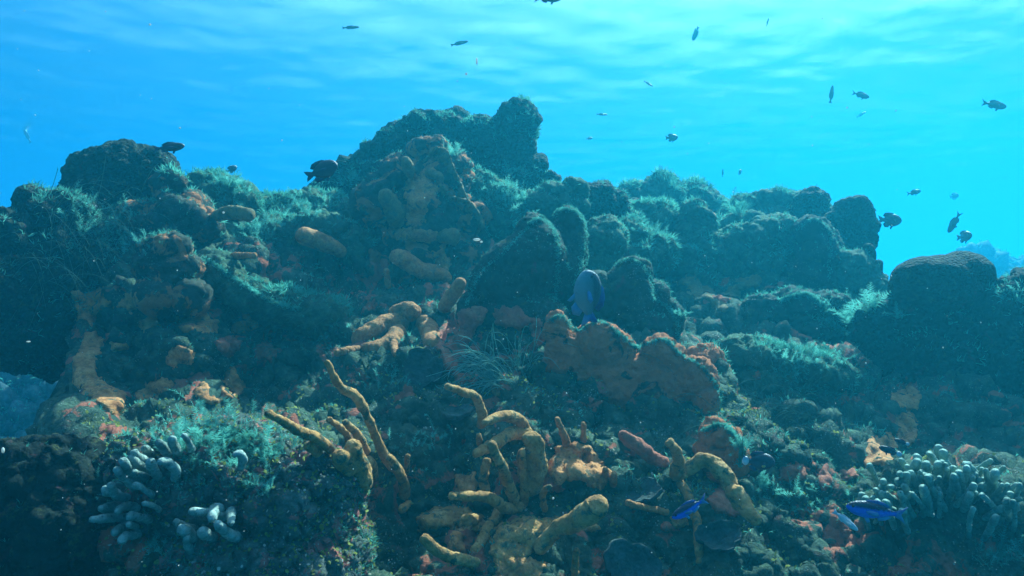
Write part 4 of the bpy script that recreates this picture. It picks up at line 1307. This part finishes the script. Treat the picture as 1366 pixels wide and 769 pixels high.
bush('algae_bush', 'sparse pale algae on the dark rock cut by the right edge', 1350, 395, 14, 16, 20, cat='algae')
bush('algae_bush', 'feathery algae at the foot of the tall bent finger sponge', 560, 590, 36, 16, 50, cat='algae', seed=12)
bush('algae_bush', 'soft green algae patch below the turf covered ledge at left', 440, 450, 40, 14, 60, cat='algae', seed=12)
bush(B, 'soft low hydroid growth among the fat grey fingers of the mound', 215, 650, 70, 15, 220, seed=15)
bush('algae_bush', 'blue green algae fuzz between the arch and the tall bent finger', 520, 510, 40, 14, 60, cat='algae', seed=12)


def threads(name, label, px, py, spread, length_px, count, seed=1, cat='hydroid', r=0.0012, dirpx=(-1, -0.4), mat=None):
    rng = np.random.default_rng(seed)
    parts = []
    for _ in range(count):
        x, y = px + rng.normal(0, spread), py + rng.normal(0, spread * .5)
        loc, n, d = hit(x, y)
        if loc is None: continue
        L = length_px * d / F * rng.uniform(.5, 1.2)
        a = math.atan2(dirpx[1], dirpx[0]) + rng.normal(0, .7)
        dd = CR * math.cos(a) - CU * math.sin(a) - CF * rng.uniform(0.1, .5)
        curl = rng.normal(size=3) * 0.3
        P = [loc, loc + dd * L * .35 + np.array((0, 0, .16 * L)), loc + dd * L * .7 + np.array((0, 0, .14 * L)) + curl * .2 * L, loc + dd * L - np.array((0, 0, .10 * L)) + curl * .5 * L]
        parts.append(thread(P, r))
    v, q = merge(parts)
    return link(name, [(v, q, 0)], [mat or M_thread], label=label, cat=cat)


threads('thread_tuft', 'spray of fine pale curving threads in the middle of the reef', 665, 505, 12, 62, 110, 2)
threads('thread_tuft', 'few long wispy threads right of the main thread spray', 692, 495, 8, 70, 16, 5, dirpx=(0.5, -1), r=.0009)
threads('thread_tuft', 'streaming pale threads on the shadowed slope at upper left', 120, 300, 40, 90, 60, 7, dirpx=(1, 0.3), r=.0011, mat=M_thin)
threads('thread_tuft', 'wispy threads trailing across the dark cliff at far left', 60, 350, 40, 90, 36, 8, dirpx=(1, 0.3), r=.0009, mat=M_thin)
threads('thread_tuft', 'matted pale threads on the shaded slope under the sunlit ledge', 1060, 560, 60, 80, 150, 9, dirpx=(-1, 0.1), r=.0009, mat=M_thin)
threads('thread_tuft', 'fine threads hanging on the slope left of the orange arch', 400, 440, 40, 60, 70, 10, dirpx=(-1, 0.1), r=.0008, mat=M_thin)

# the loop of coral with a hole under the large round head
P = [V(1150, 345, 4.05), V(1158, 330, 4.0), V(1164, 342, 4.0), V(1160, 362, 4.05), V(1150, 372, 4.1)]
v, q = tube(P, [.03, .022, .02, .022, .03], 14, 40, .15, 20)
link('coral_loop', [(v, q, 0)], [M_dark], label='thin looped coral with a hole at the right end of the ridge', cat='coral')
for lab, x, y0, y1 in (('leftmost slender stub with a pale edge under the coral loop', 1147, 395, 358), ('middle slender stub with a pale edge under the coral loop', 1158, 392, 354), ('tallest slender stub with a rounded top under the coral loop', 1171, 390, 346)):
    v, q = tube([V(x - 2, y0, 4.0), V(x, (y0 + y1) / 2, 3.96), V(x + 1, y1, 3.95)], [.026, .022, .028], 14, 30, .12, 20)
    link('coral_stub', [(v, q, 0)], [M_smooth], label=lab, cat='coral', group='slender coral stubs under the loop')


# ------------------------------------------------------------------ fish
def outline(pts, th=0.006, y0=0.0):
    pts = np.array(pts, float)
    k = len(pts)
    c = pts.mean(0)
    v = [(c[0], y0 + th, c[1])] + [(x, y0 + th * .3, z) for x, z in pts] + [(c[0], y0 - th, c[1])] + [(x, y0 - th * .3, z) for x, z in pts]
    f = []
    for a in range(k):
        b = (a + 1) % k
        f += [(0, 1 + a, 1 + b), (k + 1, k + 2 + b, k + 2 + a), (1 + a, k + 2 + a, k + 2 + b), (1 + a, k + 2 + b, 1 + b)]
    return np.array(v, float), np.array(f)


def fish_mesh(kind, mbody, mfin, extra=None):
    """One continuous body with fins, one unit long, nose towards +x, back towards +z."""
    if kind == 'slim':
        xs = [.5, .48, .43, .34, .2, .05, -.1, -.2, -.27, -.33]; hu = [.004, .045, .085, .12, .145, .135, .10, .065, .042, .036]; hl = [.004, .04, .08, .12, .145, .135, .095, .06, .04, .034]; wd = [.004, .03, .05, .065, .075, .07, .05, .03, .018, .010]
    elif kind == 'deep':
        xs = [.5, .48, .43, .35, .2, .05, -.1, -.2, -.26, -.30]; hu = [.004, .07, .14, .20, .245, .24, .19, .12, .075, .06]; hl = [.004, .06, .12, .18, .235, .24, .18, .11, .07, .055]; wd = [.004, .05, .08, .10, .11, .10, .07, .04, .025, .015]
    else:                                       # long
        xs = [.5, .48, .42, .3, .15, 0, -.15, -.26, -.34, -.38]; hu = [.004, .03, .06, .085, .095, .09, .075, .05, .035, .032]; hl = [.004, .03, .055, .08, .09, .085, .07, .045, .032, .03]; wd = [.004, .03, .045, .06, .065, .06, .045, .03, .018, .012]
    t = np.linspace(0, 1, 30)
    s = np.linspace(0, 1, len(xs))
    X, U, Lw, W = (np.interp(t, s, a) for a in (xs, hu, hl, wd))
    na = 16
    v = []
    for x, u, l, w in zip(X, U, Lw, W):
        for a in np.arange(na) * 2 * math.pi / na:
            sn, cs = math.sin(a), math.cos(a)
            v.append((x, w * np.sign(cs) * abs(cs) ** 1.1, (u if sn > 0 else l) * sn))
    v = np.array(v)
    i, j = np.meshgrid(np.arange(29), np.arange(na), indexing='ij')
    q = np.stack([i * na + j, i * na + (j + 1) % na, (i + 1) * na + (j + 1) % na, (i + 1) * na + j], -1).reshape(-1, 4)
    q = np.concatenate([q, np.array([(0, 2, 1, 0)])[:0].reshape(0, 4)])
    fins = []
    xe, ue = xs[-1], hu[-1]
    top = lambda x: float(np.interp(-x, [-a for a in xs], hu))
    bot = lambda x: float(np.interp(-x, [-a for a in xs], hl))
    if kind == 'slim':
        fins.append(outline([(xe + .05, ue), (-.40, .085), (-.5, .15), (-.44, .05), (-.405, 0), (-.44, -.05), (-.5, -.15), (-.40, -.085), (xe + .05, -ue)]))
        fins.append(outline([(.24, top(.24) - .015), (.16, .165), (.0, .185), (-.12, .155), (-.22, .10), (-.16, top(-.16) - .015), (.05, top(.05) - .02)]))
        fins.append(outline([(-.02, -bot(-.02) + .015), (-.06, -.165), (-.17, -.14), (-.25, -.08), (-.18, -bot(-.18) + .015)]))
        fins.append(outline([(.2, -bot(.2) + .02), (.13, -.22), (.08, -.2), (.12, -bot(.12) + .02)], y0=.02))
    elif kind == 'deep':
        fins.append(outline([(xe + .05, ue), (-.38, .12), (-.5, .16), (-.47, .06), (-.43, 0), (-.47, -.06), (-.5, -.15), (-.38, -.11), (xe + .05, -ue)]))
        fins.append(outline([(.22, top(.22) - .02), (.1, .29), (-.08, .30), (-.22, .27), (-.30, .17), (-.2, top(-.2) - .02), (.0, top(0) - .03)]))
        fins.append(outline([(0, -bot(0) + .02), (-.08, -.29), (-.22, -.28), (-.29, -.16), (-.2, -bot(-.2) + .02)]))
        fins.append(outline([(.18, -bot(.18) + .03), (.06, -.36), (.02, -.30), (.08, -bot(.08) + .03)], y0=.02))
    else:
        fins.append(outline([(xe + .04, ue), (-.43, .06), (-.5, .09), (-.475, 0), (-.5, -.09), (-.43, -.06), (xe + .04, -ue)]))
        fins.append(outline([(.2, top(.2) - .01), (.1, .12), (-.15, .11), (-.28, .06), (-.2, top(-.2) - .01)]))
        fins.append(outline([(0, -bot(0) + .01), (-.1, -.11), (-.26, -.07), (-.2, -bot(-.2) + .01)]))
    for sgn in (-1, 1):                          # pectoral fins spread a little from the flanks
        fv, ff = outline([(.2, .0), (.14, .03), (.02, .035), (-.02, -.02), (.06, -.05), (.16, -.035)], th=.004)
        w0 = float(np.interp(-.17, [-a for a in xs], wd))
        fv = fv - np.array((.2, 0, 0))
        c_, s_ = math.cos(.45), math.sin(.45)
        fv = np.stack([fv[:, 0] * c_, fv[:, 1] + sgn * (w0 * .92 - fv[:, 0] * s_), fv[:, 2] - .02], 1) + np.array((.2, 0, 0))
        fins.append((fv, ff))
    fv, ff = merge(fins)
    parts = [(v, q, 0), (fv, ff, 1)]
    mats = [mbody, mfin]
    if extra: mats.append(extra)
    me = mk_mesh('fish', parts)
    for m_ in mats: me.materials.append(m_)
    ez = {'slim': .03, 'deep': .05, 'long': .015}[kind]
    ex = .40
    ew = float(np.interp(-ex, [-a for a in xs], wd))
    em = {}
    for sgn in (-1, 1):
        iv, jf = ICO2
        rr = .026 if kind != 'long' else .016
        e_ = mk_mesh('eye', [(iv * np.array((rr, rr * .5, rr)) + np.array((ex, sgn * ew * .86, ez)), jf, 0)])
        e_.materials.append(M_eye)
        em[sgn] = e_
    return me, em


FM = {('slim', 'dark'): fish_mesh('slim', M_fdark, M_ffin), ('deep', 'dark'): fish_mesh('deep', M_fdark, M_ffin), ('long', 'green'): fish_mesh('long', M_fgreen, M_fgreen),
      ('slim', 'blue'): fish_mesh('slim', M_fblue, M_fbfin), ('deep', 'slate'): fish_mesh('deep', M_fslate, M_fbfin), ('long', 'pale'): fish_mesh('long', M_fpale, M_fpale)}


def fish(label, kind, colr, px, py, d, length, heading, roll=0.0, eyes=True, group='small fish hovering above the reef', name='fish'):
    """heading in view terms (right, up, away)."""
    me, em = FM[(kind, colr)]
    o = bpy.data.objects.new(name, me)
    COL.objects.link(o)
    h = heading[0] * CR + heading[1] * CU + heading[2] * CF
    h = h / np.linalg.norm(h)
    upv = CU * math.cos(roll) + CR * math.sin(roll)
    if abs(h @ upv) > .93: upv = CR * (1 if roll >= 0 else -1)
    y = np.cross(upv, h); y /= np.linalg.norm(y)
    z = np.cross(h, y)
    M = Matrix((h, y, z)).transposed().to_4x4()
    o.matrix_world = Matrix.Translation(Vector(V(px, py, d))) @ M @ Matrix.Scale(length, 4)
    WL[o.name] = V(px, py, d)
    tag(o, label, 'fish', group)
    if eyes:
        for sgn in (-1, 1):
            e_ = bpy.data.objects.new('eye', em[sgn])
            COL.objects.link(e_)
            e_.parent = o
    return o


def px_len(n, d):
    return n * d / F


def fpx(label, kind, colr, px, py, n, d, heading, **kw):
    """length from its n pixels of picture width, undoing the foreshortening of the heading"""
    h = np.array(heading, float); h /= np.linalg.norm(h)
    if d >= 3.3: d *= 1.4
    return fish(label, kind, colr, px, py, d, n * d / F / max(.25, math.hypot(h[0], h[1])), heading, **kw)


g2 = 'bright blue fish over the lower reef'
fpx('dark forked tail fish swimming right beside the dark dome', 'slim', 'dark', 225, 197, 40, 3.0, (1, .16, .2))
fpx('dark fish heading right in front of the slender sprig on the left ridge', 'deep', 'dark', 429, 228, 47, 2.6, (1, .38, -.1))
fpx('tiny dark fish just above the bushy left ridge', 'deep', 'dark', 309, 226, 14, 3.8, (.6, .5, .5), eyes=False)
fpx('greenish fish near the top edge left of center', 'long', 'green', 468, 37, 22, 4.0, (1, .12, .2), eyes=False)
fpx('slim greenish fish tilted upward above the drifting white flecks', 'long', 'green', 613, 58, 24, 4.0, (1, .30, .2), eyes=False)
fpx('dark fish half cut off by the top edge', 'slim', 'dark', 731, -2, 38, 3.2, (1, .05, .1), eyes=False)
fpx('small fish turned head down in the bright water near the top', 'deep', 'dark', 928, 45, 15, 5.0, (-.3, -1, .9), eyes=False)
fpx('smallest fish near the top right seen from below', 'long', 'dark' if False else 'green', 1024, 30, 13, 5.5, (.35, 1, .3), eyes=False)
fpx('tiny greenish fish sloping down to the right below the top water', 'long', 'green', 865, 112, 14, 5.0, (1, -.5, .3), eyes=False)
fpx('tiny level greenish fish right of the pinnacle knob', 'long', 'green', 803, 153, 15, 5.0, (1, 0, .2), eyes=False)
fpx('tiniest dark fish right of the pinnacle knob', 'slim', 'dark', 786, 185, 10, 5.5, (1, .2, .4), eyes=False)
fpx('small oval fish between the pinnacle and the upper right fish', 'deep', 'dark', 896, 184, 18, 4.6, (1, .1, .3), eyes=False)
fpx('thin fish standing on end in the upper right water', 'long', 'green', 1109, 126, 26, 4.2, (.22, 1, .2), eyes=False)
fpx('forked tail fish facing right beside the upended thin fish', 'slim', 'dark', 1148, 127, 26, 4.2, (1, -.2, .2), eyes=False)
fpx('largest fish in the upper right water nearly at the right edge', 'slim', 'dark', 1326, 140, 36, 3.6, (1, -.15, .1))
fpx('faint far fish below the forked tail fish', 'long', 'green', 1149, 153, 17, 7.5, (1, .55, .3), eyes=False)
fpx('thin curved fish left of a tiny dark one above the right ridge', 'long', 'green', 964, 231, 11, 6.0, (.1, 1, .2), eyes=False)
fpx('tiny dark fish above the right ridge beside a thin curved one', 'deep', 'dark', 987, 230, 9, 6.0, (.5, .6, .5), eyes=False)
fpx('small fish swimming right above the round black fish', 'slim', 'dark', 1219, 257, 22, 4.6, (1, .22, .2), eyes=False)
fpx('pale faded fish high to the right of the round black fish', 'deep', 'dark', 1273, 262, 15, 8.5, (1, .2, .3), eyes=False)
fpx('round black fish beside the large round coral head', 'deep', 'dark', 1187, 294, 34, 3.4, (1, -.04, .15))
fpx('fish diving head down above the brain coral', 'slim', 'dark', 1273, 297, 28, 3.8, (-.3, -1, .5), eyes=False)
fpx('fish seen head on just above the top of the brain coral', 'deep', 'dark', 1286, 316, 7, 4.0, (.1, .05, -1), eyes=False)
fpx('upended faint fish above the ridge beside the spiky sprig', 'long', 'green', 984, 265, 17, 6.5, (.1, 1, .2), eyes=False)
fpx('pale sliver of a fish in the far left water', 'long', 'pale', 36, 181, 24, 9.5, (-.6, 1, .2), eyes=False)
fpx('blue grey fish tail down in front of the smooth coral', 'deep', 'slate', 784, 398, 74, 2.2, (-.10, .95, -.5), roll=.9, group=g2)
fpx('blue fish with dark back heading down left over the tan stalk', 'slim', 'blue', 920, 678, 55, 1.5, (-1, -.45, -.25), group=g2)
fpx('blue fish swimming level left below the finger coral hedge', 'slim', 'blue', 1169, 682, 78, 1.5, (-1, .14, .1), group=g2)
fpx('pale slender fish under the rightmost blue fish', 'long', 'pale', 1128, 695, 46, 1.55, (1, -.8, .2), eyes=False, group=g2)
f = fpx('dark damselfish with a yellow belly and pale tail over the lower right slope', 'deep', 'dark', 1012, 616, 46, 2.0, (1, -.1, .15), group='small dark damselfish near the lower reef')
lv, lq = ICO2
o = link('belly_patch', [(lv * np.array((.10, .122, .07)) + np.array((.12, 0, -.10)), lq, 0)], [M_fyel], loc=np.zeros(3)); o.parent = f
o2 = link('tail_patch', [(lv * np.array((.11, .03, .13)) + np.array((-.40, 0, 0)), lq, 0)], [M_fpale], loc=np.zeros(3)); o2.parent = f
for lab, x, y, n_ in (('lower two tone damselfish with a pale tail at the finger coral hedge', 1188, 602, 30), ('upper two tone damselfish with a white tail above the finger coral hedge', 1203, 590, 20)):
    f = fpx(lab, 'slim', 'dark', x, y, n_, 1.95, (-1, .35, .2), group='small dark damselfish near the lower reef')
    o2 = link('tail_patch', [(lv * np.array((.13, .04, .11)) + np.array((-.36, 0, 0)), lq, 0)], [M_fpale], loc=np.zeros(3)); o2.parent = f

# ------------------------------------------------------------------ specks drifting in the water
rng = np.random.default_rng(5)
parts = []
for _ in range(240):
    x, y = rng.uniform(-40, 1400), rng.uniform(-20, 790)
    dmax = (hit(x, y)[2] or 6.0) - .1
    d = rng.uniform(.7, max(.8, min(4.5, dmax)))
    parts.append((ICO2[0] * np.array((1, .8, rng.uniform(.6, 1.6))) * rng.uniform(.0003, .0009) * d + V(x, y, d), ICO2[1]))
for x, y, a, b in ((636, 82, 1.4, 5), (622, 99, 1.6, 2), (636, 320, 5, 2.0), (642, 323, 2, 1.5), (1195, 148, 1, 1), (1130, 144, 1.2, 1.2), (200, 33, 1.5, 1.5), (240, 171, 1.5, 1), (38, 456, 3, 1), (298, 284, 1.5, 1.5), (4, 601, 2, 4), (738, 665, 1.5, 1.5)):
    d = min(1.6, dep(x, y, 3) - .1)
    parts.append((ICO2[0] @ np.stack([CR * a, CF * min(a, b), CU * b]) * d / F + V(x, y, d), ICO2[1]))
v, q = merge(parts)
link('drifting_specks', [(v, q, 0)], [M_speck], loc=np.zeros(3), kind='stuff', label='pale specks of plankton drifting in the water', cat='plankton')

# ------------------------------------------------------------------ water surface and the water itself
H = 6.2
WAVE = 0.42
gs = np.concatenate([-np.geomspace(160, 13, 30), np.linspace(-12.6, 12.6, 200), np.geomspace(13, 160, 30)])
X, Y = np.meshgrid(gs, gs + 9.0)
Wv = np.stack([X.ravel(), Y.ravel(), np.full(X.size, H)], 1)
fl = Wv * np.array((1.1, 1.7, 0)) + 3.3
Wv[:, 2] += 0.016 * fbm(fl, 3)
k = len(gs)
i, j = np.meshgrid(np.arange(k - 1), np.arange(k - 1), indexing='ij')
WQ = np.stack([i * k + j, i * k + j + 1, (i + 1) * k + j + 1, (i + 1) * k + j], -1).reshape(-1, 4)
m, nt, out = new_mat('water_surface')
co = nd(nt, 'ShaderNodeNewGeometry').outputs['Position']
mp = nd(nt, 'ShaderNodeMapping')
mp.inputs['Rotation'].default_value = (0, 0, math.radians(-38))
mp.inputs['Scale'].default_value = (0.75, 1.35, 1)
nt.links.new(co, mp.inputs[0])
w1 = ramp(nt, noise(nt, mp.outputs[0], 1.5, 8, 0.6, 0.5), [(0.50, 0.0), (0.66, 1.0)])
w2 = noise(nt, mp.outputs[0], 0.4, 3, 0.5, 0.3)
w3 = noise(nt, mp.outputs[0], 4.0, 6, 0.6, 0.4)
mw = nd(nt, 'ShaderNodeMath', operation='MULTIPLY_ADD')
w2 = ramp(nt, w2, [(0.0, 0.3), (1.0, 0.7)])
nt.links.new(w1, mw.inputs[0]); mw.inputs[1].default_value = 0.85; nt.links.new(w2, mw.inputs[2])
mw2 = nd(nt, 'ShaderNodeMath', operation='MULTIPLY_ADD')
nt.links.new(w3, mw2.inputs[0]); mw2.inputs[1].default_value = 0.6; nt.links.new(mw.outputs[0], mw2.inputs[2])
mw = mw2
lw = nd(nt, 'ShaderNodeLayerWeight', Blend=0.5)
ad = nd(nt, 'ShaderNodeMath', operation='MULTIPLY_ADD')                # wavelets tilt patches of the surface into Snell's window
nt.links.new(mw.outputs[0], ad.inputs[0]); ad.inputs[1].default_value = -0.034; nt.links.new(lw.outputs['Facing'], ad.inputs[2])
fac = ramp(nt, ad.outputs[0], [(0.20, 0.03), (0.32, 0.35), (0.41, 0.50), (0.48, 0.70), (0.58, 0.94), (0.69, 0.995)])
tp = nd(nt, 'ShaderNodeBsdfTransparent')
tp.inputs[0].default_value = (0.95, 0.97, 0.98, 1)
gl = nd(nt, 'ShaderNodeBsdfGlossy', Roughness=0.4)
gl.inputs[0].default_value = (0.85, 0.95, 1.0, 1)
mx = nd(nt, 'ShaderNodeMixShader')
nt.links.new(fac, mx.inputs[0])
nt.links.new(tp.outputs[0], mx.inputs[1]); nt.links.new(gl.outputs[0], mx.inputs[2])
nt.links.new(mx.outputs[0], out.inputs[0])
link('water', [(Wv, WQ, 0)], [m], loc=np.array((0.0, 0.0, 0.0)), kind='structure', label='rippled water surface seen from below', cat='water')

m, nt, out = new_mat('water_volume')
pv = nd(nt, 'ShaderNodeVolumePrincipled')
pv.inputs['Color'].default_value = (0.006, 0.135, 0.188, 1)
pv.inputs['Absorption Color'].default_value = (0.0, 0.42, 0.785, 1)
pv.inputs['Density'].default_value = 0.105
pv.inputs['Anisotropy'].default_value = 0.47
nt.links.new(pv.outputs[0], out.inputs['Volume'])
x0, x1, y0, y1, z0, z1 = -90, 90, -40, 120, -6.4, H - 0.15
bv = np.array([(x, y, z) for x in (x0, x1) for y in (y0, y1) for z in (z0, z1)], float)
bq = np.array([(0, 1, 3, 2), (4, 6, 7, 5), (0, 4, 5, 1), (2, 3, 7, 6), (0, 2, 6, 4), (1, 5, 7, 3)])
link('haze', [(bv, bq, 0)], [m], loc=np.array((0.0, 15.0, -6.4)), kind='stuff', smooth=False, label='blue water filling the scene', cat='water')
